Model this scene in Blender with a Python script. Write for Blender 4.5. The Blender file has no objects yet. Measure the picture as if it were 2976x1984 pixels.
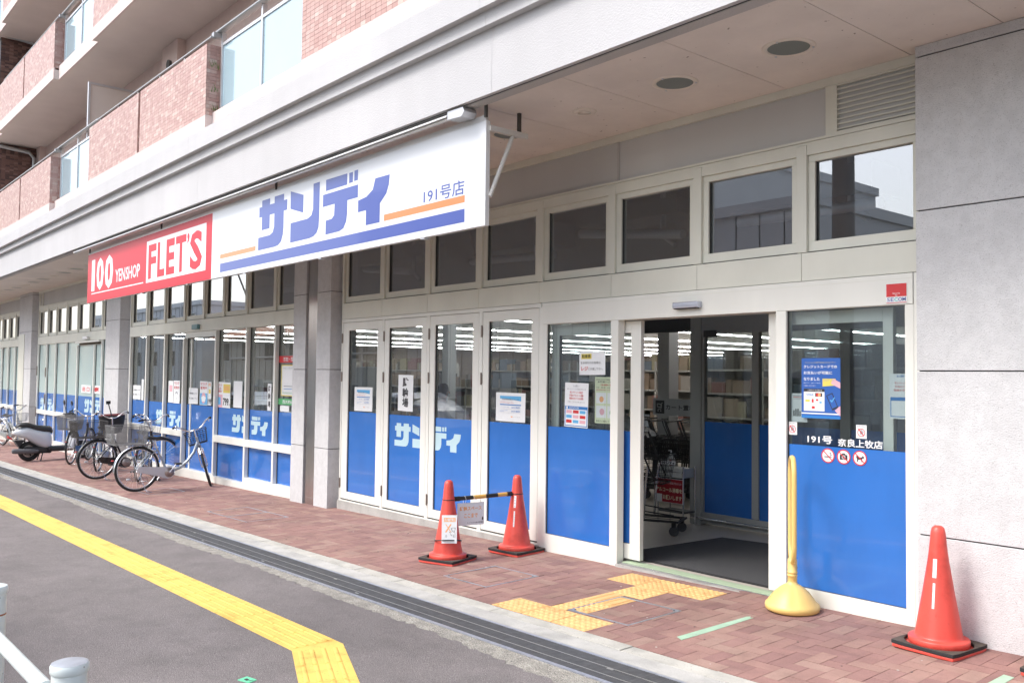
import bpy, bmesh, math, random
from mathutils import Vector as V, Matrix
random.seed(11)
S = bpy.context.scene
COL = S.collection
R = math.radians
# ---------------------------------------------------------------- camera
SX, SY = .018, .02          # the pavement falls gently to the left and towards the street
yaw, pit, rol = R(49.812), R(2.283), R(.6916)
F0 = V((-math.sin(yaw), math.cos(yaw), 0)); R0 = V((math.cos(yaw), math.sin(yaw), 0)); U0 = V((0, 0, 1))
FW = F0*math.cos(pit) + U0*math.sin(pit); UP = -F0*math.sin(pit) + U0*math.cos(pit)
RT = R0*math.cos(rol) + UP*math.sin(rol); UP = -R0*math.sin(rol) + UP*math.cos(rol)
cam = bpy.data.cameras.new('camera'); co = bpy.data.objects.new('camera', cam); COL.objects.link(co)
M = Matrix((RT, UP, -FW)).transposed().to_4x4(); M.translation = V((0, 0, 1.6)); co.matrix_world = M
cam.sensor_width = 36; cam.lens = 2592.8/2976*36; cam.clip_end = 2000; cam.clip_start = .05
S.camera = co
# ---------------------------------------------------------------- world, sun, exposure
W = bpy.data.worlds.new('World'); S.world = W; W.use_nodes = True
nt = W.node_tree; nt.nodes.clear()
sky = nt.nodes.new('ShaderNodeTexSky'); sky.sky_type = 'NISHITA'; sky.sun_disc = False
SUN_EL, SUN_AZ = R(50), R(203)      # azimuth clockwise from +Y: the sun stands behind the camera, to the left
sky.sun_elevation = SUN_EL; sky.sun_rotation = SUN_AZ
sky.air_density = 1.0; sky.dust_density = 3.0; sky.ozone_density = 1.0
hs = nt.nodes.new('ShaderNodeHueSaturation'); hs.inputs['Saturation'].default_value = .60
bg = nt.nodes.new('ShaderNodeBackground'); bg.inputs['Strength'].default_value = .15
wo = nt.nodes.new('ShaderNodeOutputWorld')
nt.links.new(sky.outputs[0], hs.inputs['Color']); nt.links.new(hs.outputs[0], bg.inputs[0]); nt.links.new(bg.outputs[0], wo.inputs[0])
sl = bpy.data.lights.new('sun', 'SUN'); sl.energy = 1.05; sl.angle = R(17); sl.color = (1, .975, .94)
so = bpy.data.objects.new('sun', sl); COL.objects.link(so)
sd = V((math.sin(SUN_AZ)*math.cos(SUN_EL), math.cos(SUN_AZ)*math.cos(SUN_EL), math.sin(SUN_EL)))
so.rotation_euler = (-sd).to_track_quat('-Z', 'Y').to_euler(); so.location = (0, -10, 30)
S.view_settings.view_transform = 'Standard'; S.view_settings.look = 'None'
S.view_settings.exposure = 1.27; S.view_settings.gamma = 1; S.view_settings.use_curve_mapping = False
S.cycles.use_denoising = True
S.cycles.max_bounces = 8; S.cycles.diffuse_bounces = 4; S.cycles.glossy_bounces = 4; S.cycles.transparent_max_bounces = 24
S.cycles.caustics_reflective = False; S.cycles.caustics_refractive = False
S.cycles.sample_clamp_indirect = 6

# ---------------------------------------------------------------- materials
MATS = {}
def mat(n, c, r=.6, met=0, var=0, vs=6, c2=None, bump=0, bs=60, speck=None, emit=None, coat=0, spec=.5, streak=False, dirt=None):
    if n in MATS: return MATS[n]
    m = bpy.data.materials.new(n); m.use_nodes = True; t = m.node_tree; N = t.nodes; L = t.links
    p = N['Principled BSDF']; p.inputs['Roughness'].default_value = r; p.inputs['Metallic'].default_value = met
    p.inputs['Coat Weight'].default_value = coat; p.inputs['Specular IOR Level'].default_value = spec
    p.inputs['Base Color'].default_value = (*c, 1)
    tc = N.new('ShaderNodeTexCoord'); g = N.new('ShaderNodeNewGeometry')
    src = None
    if var or c2:
        nz = N.new('ShaderNodeTexNoise'); nz.inputs['Scale'].default_value = vs; nz.inputs['Detail'].default_value = 5
        if streak:
            mp = N.new('ShaderNodeMapping'); mp.inputs['Scale'].default_value = (1, 1, .12)
            L.new(g.outputs['Position'], mp.inputs[0]); L.new(mp.outputs[0], nz.inputs['Vector'])
        else: L.new(g.outputs['Position'], nz.inputs['Vector'])
        cr = N.new('ShaderNodeValToRGB'); cr.color_ramp.elements[0].position = .3; cr.color_ramp.elements[1].position = .7
        k = c2 if c2 else tuple(x*(1-var) for x in c)
        cr.color_ramp.elements[0].color = (*k, 1)
        cr.color_ramp.elements[1].color = (*(c if c2 else tuple(min(1, x*(1+var*.6)) for x in c)), 1)
        L.new(nz.outputs['Fac'], cr.inputs[0]); src = cr.outputs[0]
    if speck:
        for sc_, sc_c, th in speck:
            vo = N.new('ShaderNodeTexNoise'); vo.inputs['Scale'].default_value = sc_; vo.inputs['Detail'].default_value = 1
            L.new(g.outputs['Position'], vo.inputs['Vector'])
            r2 = N.new('ShaderNodeValToRGB'); r2.color_ramp.elements[0].position = th; r2.color_ramp.elements[1].position = th+.05
            L.new(vo.outputs['Fac'], r2.inputs[0])
            mx = N.new('ShaderNodeMix'); mx.data_type = 'RGBA'
            L.new(r2.outputs[0], mx.inputs['Factor'])
            if src: L.new(src, mx.inputs[6])
            else: mx.inputs[6].default_value = (*c, 1)
            mx.inputs[7].default_value = (*sc_c, 1); src = mx.outputs[2]
    for ds, da, dlo, dhi, dst in dirt or ():
        dn = N.new('ShaderNodeTexNoise'); dn.inputs['Scale'].default_value = ds; dn.inputs['Detail'].default_value = 7; dn.inputs['Roughness'].default_value = .62
        dm = N.new('ShaderNodeMapping'); dm.inputs['Scale'].default_value = dst; dm.inputs['Location'].default_value = (3.1, 1.7, ds)
        L.new(g.outputs['Position'], dm.inputs[0]); L.new(dm.outputs[0], dn.inputs['Vector'])
        dr = N.new('ShaderNodeValToRGB'); dr.color_ramp.elements[0].position = dlo; dr.color_ramp.elements[1].position = dhi
        dr.color_ramp.elements[0].color = (*[x if isinstance(da, tuple) else 1-da for x in (da if isinstance(da, tuple) else (0, 0, 0))], 1); dr.color_ramp.elements[1].color = (1, 1, 1, 1)
        L.new(dn.outputs['Fac'], dr.inputs[0]); mm = N.new('ShaderNodeMix'); mm.data_type = 'RGBA'; mm.blend_type = 'MULTIPLY'; mm.inputs['Factor'].default_value = 1
        if src: L.new(src, mm.inputs[6])
        else: mm.inputs[6].default_value = (*c, 1)
        L.new(dr.outputs[0], mm.inputs[7]); src = mm.outputs[2]
    if src: L.new(src, p.inputs['Base Color'])
    if bump:
        nb = N.new('ShaderNodeTexNoise'); nb.inputs['Scale'].default_value = bs; nb.inputs['Detail'].default_value = 4
        L.new(g.outputs['Position'], nb.inputs['Vector'])
        b = N.new('ShaderNodeBump'); b.inputs['Strength'].default_value = bump; b.inputs['Distance'].default_value = .02
        L.new(nb.outputs['Fac'], b.inputs['Height']); L.new(b.outputs[0], p.inputs['Normal'])
    if emit:
        p.inputs['Emission Color'].default_value = (*c, 1); p.inputs['Emission Strength'].default_value = emit
    MATS[n] = m; return m
def glass(n, tint=(.86, .9, .9), rough=.0, refl=1.0):
    if n in MATS: return MATS[n]
    m = bpy.data.materials.new(n); m.use_nodes = True; t = m.node_tree; N = t.nodes; L = t.links; N.clear()
    o = N.new('ShaderNodeOutputMaterial'); mx = N.new('ShaderNodeMixShader'); a = N.new('ShaderNodeBsdfTransparent'); b = N.new('ShaderNodeBsdfGlossy')
    a.inputs[0].default_value = (*tint, 1); b.inputs['Roughness'].default_value = rough; b.inputs[0].default_value = (.97, .98, 1, 1)
    f = N.new('ShaderNodeFresnel'); f.inputs[0].default_value = 1.52
    bf = N.new('ShaderNodeNewGeometry'); io = N.new('ShaderNodeMapRange'); io.inputs[3].default_value = 1.52; io.inputs[4].default_value = 1/1.52; L.new(bf.outputs['Backfacing'], io.inputs[0]); L.new(io.outputs[0], f.inputs[0])
    k = N.new('ShaderNodeMath'); k.operation = 'MULTIPLY_ADD'; k.inputs[1].default_value = 1.15*refl; k.inputs[2].default_value = .01; k.use_clamp = True
    L.new(f.outputs[0], k.inputs[0]); L.new(k.outputs[0], mx.inputs[0]); L.new(a.outputs[0], mx.inputs[1]); L.new(b.outputs[0], mx.inputs[2]); L.new(mx.outputs[0], o.inputs[0])
    MATS[n] = m; return m
def brushed(n, c, r):
    m = mat(n, c, r, met=1, var=.12, vs=9, streak=True); return m

beige = mat('beige_aluminium', (.72, .72, .635), .38, var=.05, vs=2.5, dirt=[(.9, .10, .35, .6, (1, 1, .3))])
beige2 = mat('white_aluminium', (.78, .78, .725), .36, var=.05, vs=3, streak=True)
stucco = mat('white_stucco', (.535, .53, .54), .9, var=.03, vs=1.3, bump=.26, bs=85, streak=True, dirt=[(2.5, .035, .38, .62, (1, 1, .10)), (.5, .05, .4, .6, (1, 1, 1))])
stucco_d = mat('grey_stucco', (.47, .46, .45), .9, var=.1, vs=1.5, bump=.5, bs=75)
pinkst = mat('pink_stucco', (.62, .53, .505), .9, var=.05, bump=.4, bs=75)
pinkwall = mat('pink_plaster', (.66, .53, .49), .9, var=.05, bump=.3, bs=60)
soffit_m = mat('soffit_paint', (.76, .70, .645), .85, var=.05, vs=1.6, dirt=[(1.3, .12, .36, .62, (1, 1, 1))], speck=[(28, (.3, .25, .22), .76)])
slab_m = mat('balcony_soffit', (.66, .60, .56), .9, var=.05, vs=1.5, bump=.2, bs=80)
stone = mat('column_stone', (.63, .63, .635), .75, var=.04, vs=3, bump=.30, bs=130, dirt=[(3.2, .07, .34, .6, (1, 1, .22)), (14, .08, .4, .6, (1, 1, 1))], speck=[(170, (.42, .42, .43), .65), (110, (.46, .46, .46), .69)])
dark = mat('dark_void', (.02, .02, .02), .9)
joint = mat('dark_joint', (.05, .05, .05), .9)
greyp = mat('grey_panel', (.53, .53, .52), .6, var=.08, vs=1.2, streak=True)
steel = brushed('stainless', (.62, .60, .58), .24)
steel2 = mat('chrome', (.75, .76, .78), .18, met=1)
alum = mat('silver_aluminium', (.62, .62, .63), .35, met=.6)
filmb = mat('blue_film', (.032, .165, .54), .14, var=.05, vs=1.2, coat=.5, spec=.6, bump=.02, bs=3, dirt=[(2.2, .12, .35, .62, (1, 1, .4))])
filmt = mat('film_lettering', (.50, .68, .74), .25)
white = mat('white_print', (.82, .83, .84), .45)
paper = mat('paper', (.80, .82, .83), .5, var=.03, vs=30)
black = mat('black_plastic', (.018, .018, .02), .42)
rubber = mat('rubber', (.022, .022, .023), .75, bump=.15, bs=200)
clear = glass('window_glass', refl=1.5); clear_up = glass('mirror_tint_glass', (.82, .85, .87), refl=3.2)
frost = mat('frosted_glass', (.50, .64, .63), .16, coat=.5)
bglass = mat('balcony_glass', (.33, .46, .52), .12, coat=.8, var=.04, vs=1.2)
tube_m = mat('light_tube', (1, .99, .96), .5, emit=14)
concrete = mat('pale_concrete', (.45, .44, .415), .9, var=.14, vs=3, dirt=[(5, .22, .32, .55, (1, 1, 1))], bump=.3, bs=80, speck=[(170, (.25, .24, .22), .68)])
kerb_m = mat('kerb_stone', (.48, .465, .42), .9, var=.16, vs=4, dirt=[(6, .22, .32, .55, (1, 1, 1))], bump=.3, bs=90, speck=[(120, (.28, .26, .23), .67)])
rough_c = mat('weathered_concrete', (.34, .32, .28), .95, var=.3, vs=12, bump=.9, bs=70, speck=[(160, (.10, .09, .08), .58), (210, (.6, .58, .54), .63)])
asph = mat('asphalt', (.235, .210, .206), .92, var=.10, vs=2.2, dirt=[(.55, .20, .34, .6, (1, 2.2, 1)), (3.5, .16, .30, .5, (1, 1, 1)), (9, .35, .22, .34, (1, 1, 1))], bump=.7, bs=190, speck=[(170, (.15, .13, .127), .56), (210, (.46, .42, .41), .635)])
road_m = mat('road_asphalt', (.09, .09, .09), .9, var=.12, vs=2, bump=.3, bs=100)
yel = mat('yellow_strip', (.80, .515, .125), .7, var=.08, vs=5, dirt=[(6, (.72, .66, .60), .30, .46, (1, 1, 1)), (34, (.5, .45, .42), .24, .36, (1, 1, 1))], bump=.15, bs=120, speck=[(60, (.42, .27, .06), .70)])
yelo = mat('orange_tile', (.78, .475, .20), .65, var=.08, vs=6, dirt=[(7, (.80, .74, .70), .32, .52, (1, 1, 1))], speck=[(90, (.4, .22, .08), .72)])
brick_m = [mat('brick_%d' % i, c, .85, var=.1, vs=9, bump=.25, bs=110, dirt=[(.8, .22, .36, .60, (1, 1, 1)), (4.5, .20, .30, .52, (1, 1, 1)), (16, (.55, .5, .48), .22, .33, (1, 1, 1))], speck=[(150, tuple(x*.7 for x in c), .64)]) for i, c in enumerate(
    [(.325, .182, .158), (.34, .198, .168), (.36, .220, .182), (.295, .164, .146), (.33, .190, .166), (.375, .240, .198)])]
mortar = mat('mortar', (.20, .14, .12), .95, bump=.3)
red = mat('cone_red', (.72, .085, .062), .42, var=.06, vs=4, coat=.08, dirt=[(7, (.80, .74, .70), .32, .50, (1, 1, 1)), (60, (.72, .66, .62), .27, .36, (1, 1, .4))])
redd = mat('red_print', (.60, .03, .035), .4)
# ---------------------------------------------------------------- mesh helper
TXT = {}
def text_geo(s, bold=0.0):
    k = (s, bold)
    if k in TXT: return TXT[k]
    c = bpy.data.curves.new('lettering', 'FONT'); c.body = s; c.resolution_u = 2; c.offset = bold
    o = bpy.data.objects.new('lettering', c); COL.objects.link(o)
    bpy.context.view_layer.update()
    m = bpy.data.meshes.new_from_object(o)
    vs = [(v.co.x, v.co.y) for v in m.vertices]; fs = [tuple(p.vertices) for p in m.polygons]
    bpy.data.objects.remove(o); bpy.data.curves.remove(c); bpy.data.meshes.remove(m)
    x0 = min(v[0] for v in vs); x1 = max(v[0] for v in vs); y0 = min(v[1] for v in vs); y1 = max(v[1] for v in vs)
    TXT[k] = ([((x-x0)/(x1-x0), (y-y0)/(y1-y0)) for x, y in vs], fs, (x1-x0)/(y1-y0)); return TXT[k]
def frame(a, b):  # orthonormal frame with w along b-a
    w = (b-a).normalized(); u = w.orthogonal().normalized(); return u, w.cross(u), w
class MB:
    def __init__(s, T=None): s.v = []; s.f = []; s.m = []; s.sm = []; s.T = T
    def add(s, vs, fs, m=0, sm=False):
        n = len(s.v); s.v += [tuple(s.T @ V(p)) if s.T else tuple(p) for p in vs]
        s.f += [tuple(n+i for i in f) for f in fs]; s.m += [m]*len(fs); s.sm += [sm]*len(fs); return s
    def box(s, x0, x1, y0, y1, z0, z1, m=0):
        return s.add([(x0,y0,z0),(x1,y0,z0),(x1,y1,z0),(x0,y1,z0),(x0,y0,z1),(x1,y0,z1),(x1,y1,z1),(x0,y1,z1)],
                     [(3,2,1,0),(4,5,6,7),(0,1,5,4),(1,2,6,5),(2,3,7,6),(3,0,4,7)], m)
    def prism(s, poly, y0, y1, m=0):   # polygon in x,z extruded along y
        n = len(poly); return s.add([(x,y0,z) for x,z in poly]+[(x,y1,z) for x,z in poly],
            [tuple(range(n)), tuple(range(2*n-1,n-1,-1))]+[(i,i+n,(i+1)%n+n,(i+1)%n) for i in range(n)], m)
    def slab(s, poly, z0, z1, m=0):    # polygon in x,y extruded along z
        n = len(poly); return s.add([(x,y,z0) for x,y in poly]+[(x,y,z1) for x,y in poly],
            [tuple(range(n-1,-1,-1)), tuple(range(n,2*n))]+[(i,(i+1)%n,(i+1)%n+n,i+n) for i in range(n)], m)
    def tube(s, pts, r, n=8, m=0, caps=True, closed=False):
        pts = [V(p) for p in pts]; k = len(pts); rr = r if isinstance(r, (list, tuple)) else [r]*k; vs = []; fs = []; u = None
        for i, p in enumerate(pts):
            a = pts[i-1] if (i or closed) else p; b = pts[(i+1) % k] if (i < k-1 or closed) else p
            t = (b-a).normalized()
            if u is None: u = t.orthogonal().normalized()
            u = (u-t*u.dot(t)).normalized(); w = t.cross(u)
            vs += [p+(u*math.cos(6.28318*j/n)+w*math.sin(6.28318*j/n))*rr[i] for j in range(n)]
        for i in range(k if closed else k-1):
            q = (i+1) % k; fs += [(i*n+j, i*n+(j+1)%n, q*n+(j+1)%n, q*n+j) for j in range(n)]
        s.add(vs, fs, m, n > 5)
        if caps and not closed: s.add([vs[j] for j in range(n)], [tuple(range(n-1,-1,-1))], m); s.add(vs[-n:], [tuple(range(n))], m)
        return s
    def lathe(s, prof, n=24, c=(0,0,0), m=0, sm=True, sx=1, sy=1):
        vs = []; fs = []; c = V(c)
        for r, z in prof: vs += [c+V((r*sx*math.cos(6.28318*j/n), r*sy*math.sin(6.28318*j/n), z)) for j in range(n)]
        for i in range(len(prof)-1): fs += [(i*n+j, i*n+(j+1)%n, (i+1)*n+(j+1)%n, (i+1)*n+j) for j in range(n)]
        s.add(vs, fs, m, sm)
        if prof[0][0] > 1e-4: s.add(vs[:n], [tuple(range(n-1,-1,-1))], m)
        if prof[-1][0] > 1e-4: s.add(vs[-n:], [tuple(range(n))], m)
        return s
    def loft(s, secs, n=16, m=0, e=2.0, caps=True):  # (centre, half width vec, half height vec)
        vs = []; fs = []
        for c, a, b in secs:
            c, a, b = V(c), V(a), V(b)
            for j in range(n):
                t = 6.28318*j/n; cx, sy = math.cos(t), math.sin(t)
                vs.append(c+a*math.copysign(abs(cx)**(2/e), cx)+b*math.copysign(abs(sy)**(2/e), sy))
        k = len(secs)
        for i in range(k-1): fs += [(i*n+j, i*n+(j+1)%n, (i+1)*n+(j+1)%n, (i+1)*n+j) for j in range(n)]
        s.add(vs, fs, m, True)
        if caps: s.add(vs[:n], [tuple(range(n-1,-1,-1))], m); s.add(vs[-n:], [tuple(range(n))], m)
        return s
    def text(s, body, x0, x1, z0, z1, y, m=0, bold=0.0, fit=True):  # flat lettering that faces -y
        vs, fs, asp = text_geo(body, bold)
        if not fit:
            w = min(x1-x0, asp*(z1-z0)); xm = (x0+x1)/2; x0, x1 = xm-w/2, xm+w/2
        return s.add([(x0+(x1-x0)*a, y, z0+(z1-z0)*b) for a, b in vs], fs, m)
    def poly(s, pts, y, m=0): return s.add([(x, y, z) for x, z in pts], [tuple(range(len(pts)))], m)
    def rect(s, x0, x1, z0, z1, y, m=0): return s.poly([(x0,z0),(x1,z0),(x1,z1),(x0,z1)], y, m)
    def disc(s, x, z, r, y, m=0, n=20, r2=None):
        if r2 is None: return s.poly([(x+r*math.cos(6.2832*i/n), z+r*math.sin(6.2832*i/n)) for i in range(n)], y, m)
        vs = [(x+q*math.cos(6.2832*i/n), y, z+q*math.sin(6.2832*i/n)) for q in (r, r2) for i in range(n)]
        return s.add(vs, [(i, (i+1)%n, n+(i+1)%n, n+i) for i in range(n)], m)
    def mesh(s, name, mats):
        me = bpy.data.meshes.new(name); me.from_pydata(s.v, [], s.f)
        for q in (mats if isinstance(mats, (list, tuple)) else [mats]): me.materials.append(q)
        me.polygons.foreach_set('material_index', s.m); me.polygons.foreach_set('use_smooth', s.sm); me.update(); return me
    def build(s, name, mats, parent=None, bevel=0, **k):
        return obj(name, s.mesh(name, mats), parent, bevel, **k)
def obj(name, me, parent=None, bevel=0, loc=None, rot=None, **k):
    o = bpy.data.objects.new(name, me); COL.objects.link(o)
    if parent: o.parent = parent
    if loc: o.location = loc
    if rot: o.rotation_euler = rot
    if bevel:
        b = o.modifiers.new('bevel', 'BEVEL'); b.width = bevel; b.segments = 2; b.limit_method = 'ANGLE'; b.angle_limit = R(40)
    tag(o, **k); return o
def tag(o, label=None, cat=None, group=None, kind=None):
    if label: o['label'] = label
    if cat: o['category'] = cat
    if group: o['group'] = group
    if kind: o['kind'] = kind
    return o
def empty(name, loc=(0,0,0), rz=0, **k):
    o = bpy.data.objects.new(name, None); COL.objects.link(o); o.location = loc; o.rotation_euler = (0, 0, rz); o.empty_display_size = .1
    return tag(o, **k)
def kids(o): return [c for c in list(COL.objects) if c.parent == o]
def copy_tree(o, parent=None, top=True):
    c = o.copy(); COL.objects.link(c); c.parent = parent
    for ch in o.children: copy_tree(ch, c, False)
    return c
def gz(x, y): return SX*x+SY*y
TG = Matrix((V((1, 0, SX)).normalized(), V((0, 1, SY)).normalized(), V((-SX, -SY, 1)).normalized())).transposed()
GROT = TG.to_euler()
# ================================================================ GROUND
def ground_obj(mb, name, mats, **k):
    o = mb.build(name, mats, **k); o.rotation_euler = GROT; return o
terr = MB().box(-400, 400, -400, 400, -1.2, -.6).build('ground', road_m, kind='structure'); terr.rotation_euler = GROT
road = ground_obj(MB().box(-200, 200, -8.6, -.25, -.6, -.012), 'road', road_m, kind='structure')
lines = MB()
for y in (-.75, -8.1): lines.box(-120, 60, y-.07, y+.07, -.02, -.006)
for i in range(14): lines.box(-90+i*9, -85+i*9, -4.45, -4.3, -.02, -.006)
for i in range(7): lines.box(-14.5, -11.5, -1.6-i*.9, -1.15-i*.9, -.02, -.0055)
lines.build('road_marking', mat('road_paint', (.72, .72, .70), .7, var=.15, vs=20), road)
farp = ground_obj(MB().box(-200, 200, -12.5, -8.6, -.6, .12), 'pavement_across_road', concrete, kind='structure')
# footpath: its edge to the concrete is ragged
poly = [(-60, -.1), (12, -.1)]
x = 12
while x > -60:
    poly.append((x, 3.3+random.uniform(-.022, .022)+.03*math.sin(x*.7)+.018*math.sin(x*2.3))); x -= .045 if x > -14 else .3
fp = ground_obj(MB().slab(poly, -.3, 0), 'footpath', asph, kind='structure')
ground_obj(MB().box(-60, 12, -.25, -.1, -.5, .0), 'kerb_beside_road', concrete, kind='structure')
ground_obj(MB().box(-60, 12, 3.1, 3.448, -.3, -.005), 'gutter_edge', rough_c, kind='structure')
ground_obj(MB().box(-60, 12, 3.448, 3.762, -.34, -.10), 'drain_channel', mat('dark_channel', (.03, .03, .03), .6), kind='structure')  # channel bottom coloured near-black below the grates
ground_obj(MB().box(-60, 12, 3.762, 3.908, -.3, -.001), 'concrete_edging', concrete, kind='structure')
kb = ground_obj(MB().box(-60, 12, 3.908, 4.028, -.3, -.02), 'kerb', joint, kind='structure')
x = -6.054-.61*40; i = 0
while x < -1:
    h = random.uniform(-.0015, .003)
    MB().box(x+.002, x+.607, 3.911+random.uniform(0, .003), 4.024, -.03, h).build('kerb_stone', kerb_m, kb, bevel=.002); x += .61
# drain grates
gm = mat('grate_steel', (.17, .172, .175), .55, met=.4, var=.2, vs=20); ge = mat('grate_edge', (.42, .44, .50), .4, met=.5, var=.15, vs=30); gl = mat('worn_steel', (.5, .49, .46), .35, met=.6)
words_g = ['end of the row under the tall cone', 'nearest full length before the doormat', 'length in front of the two cones', 'length in front of the double stone pier', 'length beside the silver bicycle', 'length beside the black bicycle with a dark basket', 'length in front of the white scooter', 'farthest length at the left edge']
for i in range(8):
    x1 = -.17-3.04*i; x0 = x1-3.036; root = empty('drain_grate', (0, 0, 0), label=('steel drain grate, '+words_g[i]), cat='grate', group='drain grates set end to end along the kerb')
    root.rotation_euler = GROT
    [MB().box(x0, x1, a, b, -.10, .001).build('edge_rail', ge, root) for a, b in ((3.452, 3.474), (3.738, 3.759))]
    [MB().box(x0, x1, a, a+.004, -.03, .001).build('cross_rod', gl, root) for a in (3.5375, 3.6365)]
    [MB().box(a, a+.006, 3.474, 3.738, -.03, .0005).build('end_bar', gm, root) for a in (x0, x1-.006)]
    b = MB(); n = int(3.03/.0126)
    for j in range(n):
        xx = x0+.009+j*.0126; b.box(xx, xx+.0072, 3.474, 3.738, -.03, -.0005+(j % 2)*.0006)
    b.build('bearing_bar', gm, root, kind='stuff')
    for q in (.3, 1.7, 2.8):
        if random.random() < .8: MB().box(x0+q, x0+q+.045, 3.50+.12*(q > 2), 3.512+.12*(q > 2), -.01, .002).build('clip', gl, root)
# ---- brick pavement
pav = ground_obj(MB().box(-60, 12, 4.026, 5.95, -.4, -.004), 'pavement', mortar, kind='structure')
HOLES = [(-5.95, -5.39, 4.32, 4.87), (-4.485, -3.93, 4.325, 4.86), (-10.95, -9.78, 4.32, 4.85), (-13.84, -13.2, 4.36, 4.88)]
TT = [(-4.96, -4.645, 4.032, 4.30), (-4.64, -4.345, 4.032, 4.30), (-4.34, -4.03, 4.032, 4.30),
      (-4.63, -4.32, 4.305, 4.60), (-4.63, -4.32, 4.605, 4.90), (-4.63, -4.32, 4.905, 5.185),
      (-4.95, -4.635, 5.19, 5.48), (-4.63, -4.325, 5.19, 5.48), (-4.32, -4.01, 5.19, 5.48)]
def cut(rects, hole):
    out = []
    for a, b, c, d in rects:
        h0, h1, h2, h3 = hole
        if h1 <= a or h0 >= b or h3 <= c or h2 >= d: out.append((a, b, c, d)); continue
        if a < h0: out.append((a, h0, c, d))
        if b > h1: out.append((h1, b, c, d))
        a2, b2 = max(a, h0), min(b, h1)
        if c < h2: out.append((a2, b2, c, h2))
        if d > h3: out.append((a2, b2, h3, d))
    return [r for r in out if r[1]-r[0] > .012 and r[3]-r[2] > .012]
def bricks(x0, x1, y0, y1, holes, off=(0, 0)):
    out = []; u = .1
    for i in range(int(x0/u)-3, int(x1/u)+3):
        for j in range(-2, int((y1-y0)/u)+3):
            k = (i-j) % 4
            if k == 0: r = (i*u, i*u+.2, y0+j*u, y0+j*u+.1)
            elif k == 3: r = (i*u, i*u+.1, y0+j*u, y0+j*u+.2)
            else: continue
            r = (max(r[0], x0), min(r[1], x1), max(r[2], y0), min(r[3], y1))
            if r[1]-r[0] < .01 or r[3]-r[2] < .01: continue
            rs = [r]
            for h in holes: rs = cut(rs, h)
            out += rs
    return out
BMESH = {}
def put_brick(r, root, name='brick', dz=0):
    a, b, c, d = r; g = .0016; w, l = round(b-a, 2), round(d-c, 2); mi = random.randrange(6)
    key = (w, l, mi)
    if key not in BMESH: BMESH[key] = MB().box(-w/2+g, w/2-g, -l/2+g, l/2-g, -.03, 0).mesh('brick', brick_m[mi])
    o = obj(name, BMESH[key], root, loc=((a+b)/2, (c+d)/2, random.uniform(-.0008, .0014)+dz))
    o.rotation_euler = (random.uniform(-.004, .004), random.uniform(-.004, .004), 0); return o
allb = bricks(-34, -1.0, 4.03, 5.86, HOLES+TT)
def seen(r):
    x, y = (r[0]+r[1])/2, (r[2]+r[3])/2
    p = V((x, y, gz(x, y)-1.6)); w = p.dot(FW); u = p.dot(RT)/w*2592.8/1488; v = -p.dot(UP)/w*2592.8/992
    return w, abs(u) < 1.03 and abs(v) < 1.03
vis = sorted([r for r in allb if seen(r)[1] and r[2] < 5.56], key=lambda r: seen(r)[0]); near = vis[:292]; ns = set(near)
for r in near: put_brick(r, pav)
b = MB()
for r in allb:
    if r in ns: continue
    g = .0016; z = random.uniform(-.0008, .0014); b.box(r[0]+g, r[1]-g, r[2]+g, r[3]-g, -.03, z, random.randrange(6))
b.build('brick_paving', brick_m, pav, kind='stuff')
def tactile(a, b_, c, d, root, style, m, name='tactile_tile', x0=None, y0=None, dz=.001):
    t = MB().box(a+.001, b_-.001, c+.001, d-.001, -.02, dz)
    X0, Y0 = (a if x0 is None else x0), (c if y0 is None else y0)
    if style == 'dot':
        for i in range(6):
            for j in range(6):
                x, y = X0+.028+i*.05, Y0+.025+j*.05
                if a+.012 < x < b_-.012 and c+.012 < y < d-.012: t.lathe([(.0165, dz), (.0125, dz+.004), (.006, dz+.0048)], 9, (x, y, 0))
    else:
        for i in range(4):
            x = X0+.04+i*.074
            if a+.014 < x < b_-.014: t.loft([((x, c+.012, dz), (.016, 0, 0), (0, 0, .0045)), ((x, d-.012, dz), (.016, 0, 0), (0, 0, .0045))], 8)
    return t.build(name, m, root)
for i, (a, b_, c, d) in enumerate(TT):
    if i in (3, 4): b_ = -4.487
    tactile(a, b_, c, d, pav, 'bar' if i == 4 else 'dot', yelo)
for a, b_, c, d in [(-4.32, -4.31, 4.3, 4.9)]: pass
for r in bricks(-4.32, -4.0, 4.87, 4.9, []): pass
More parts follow.
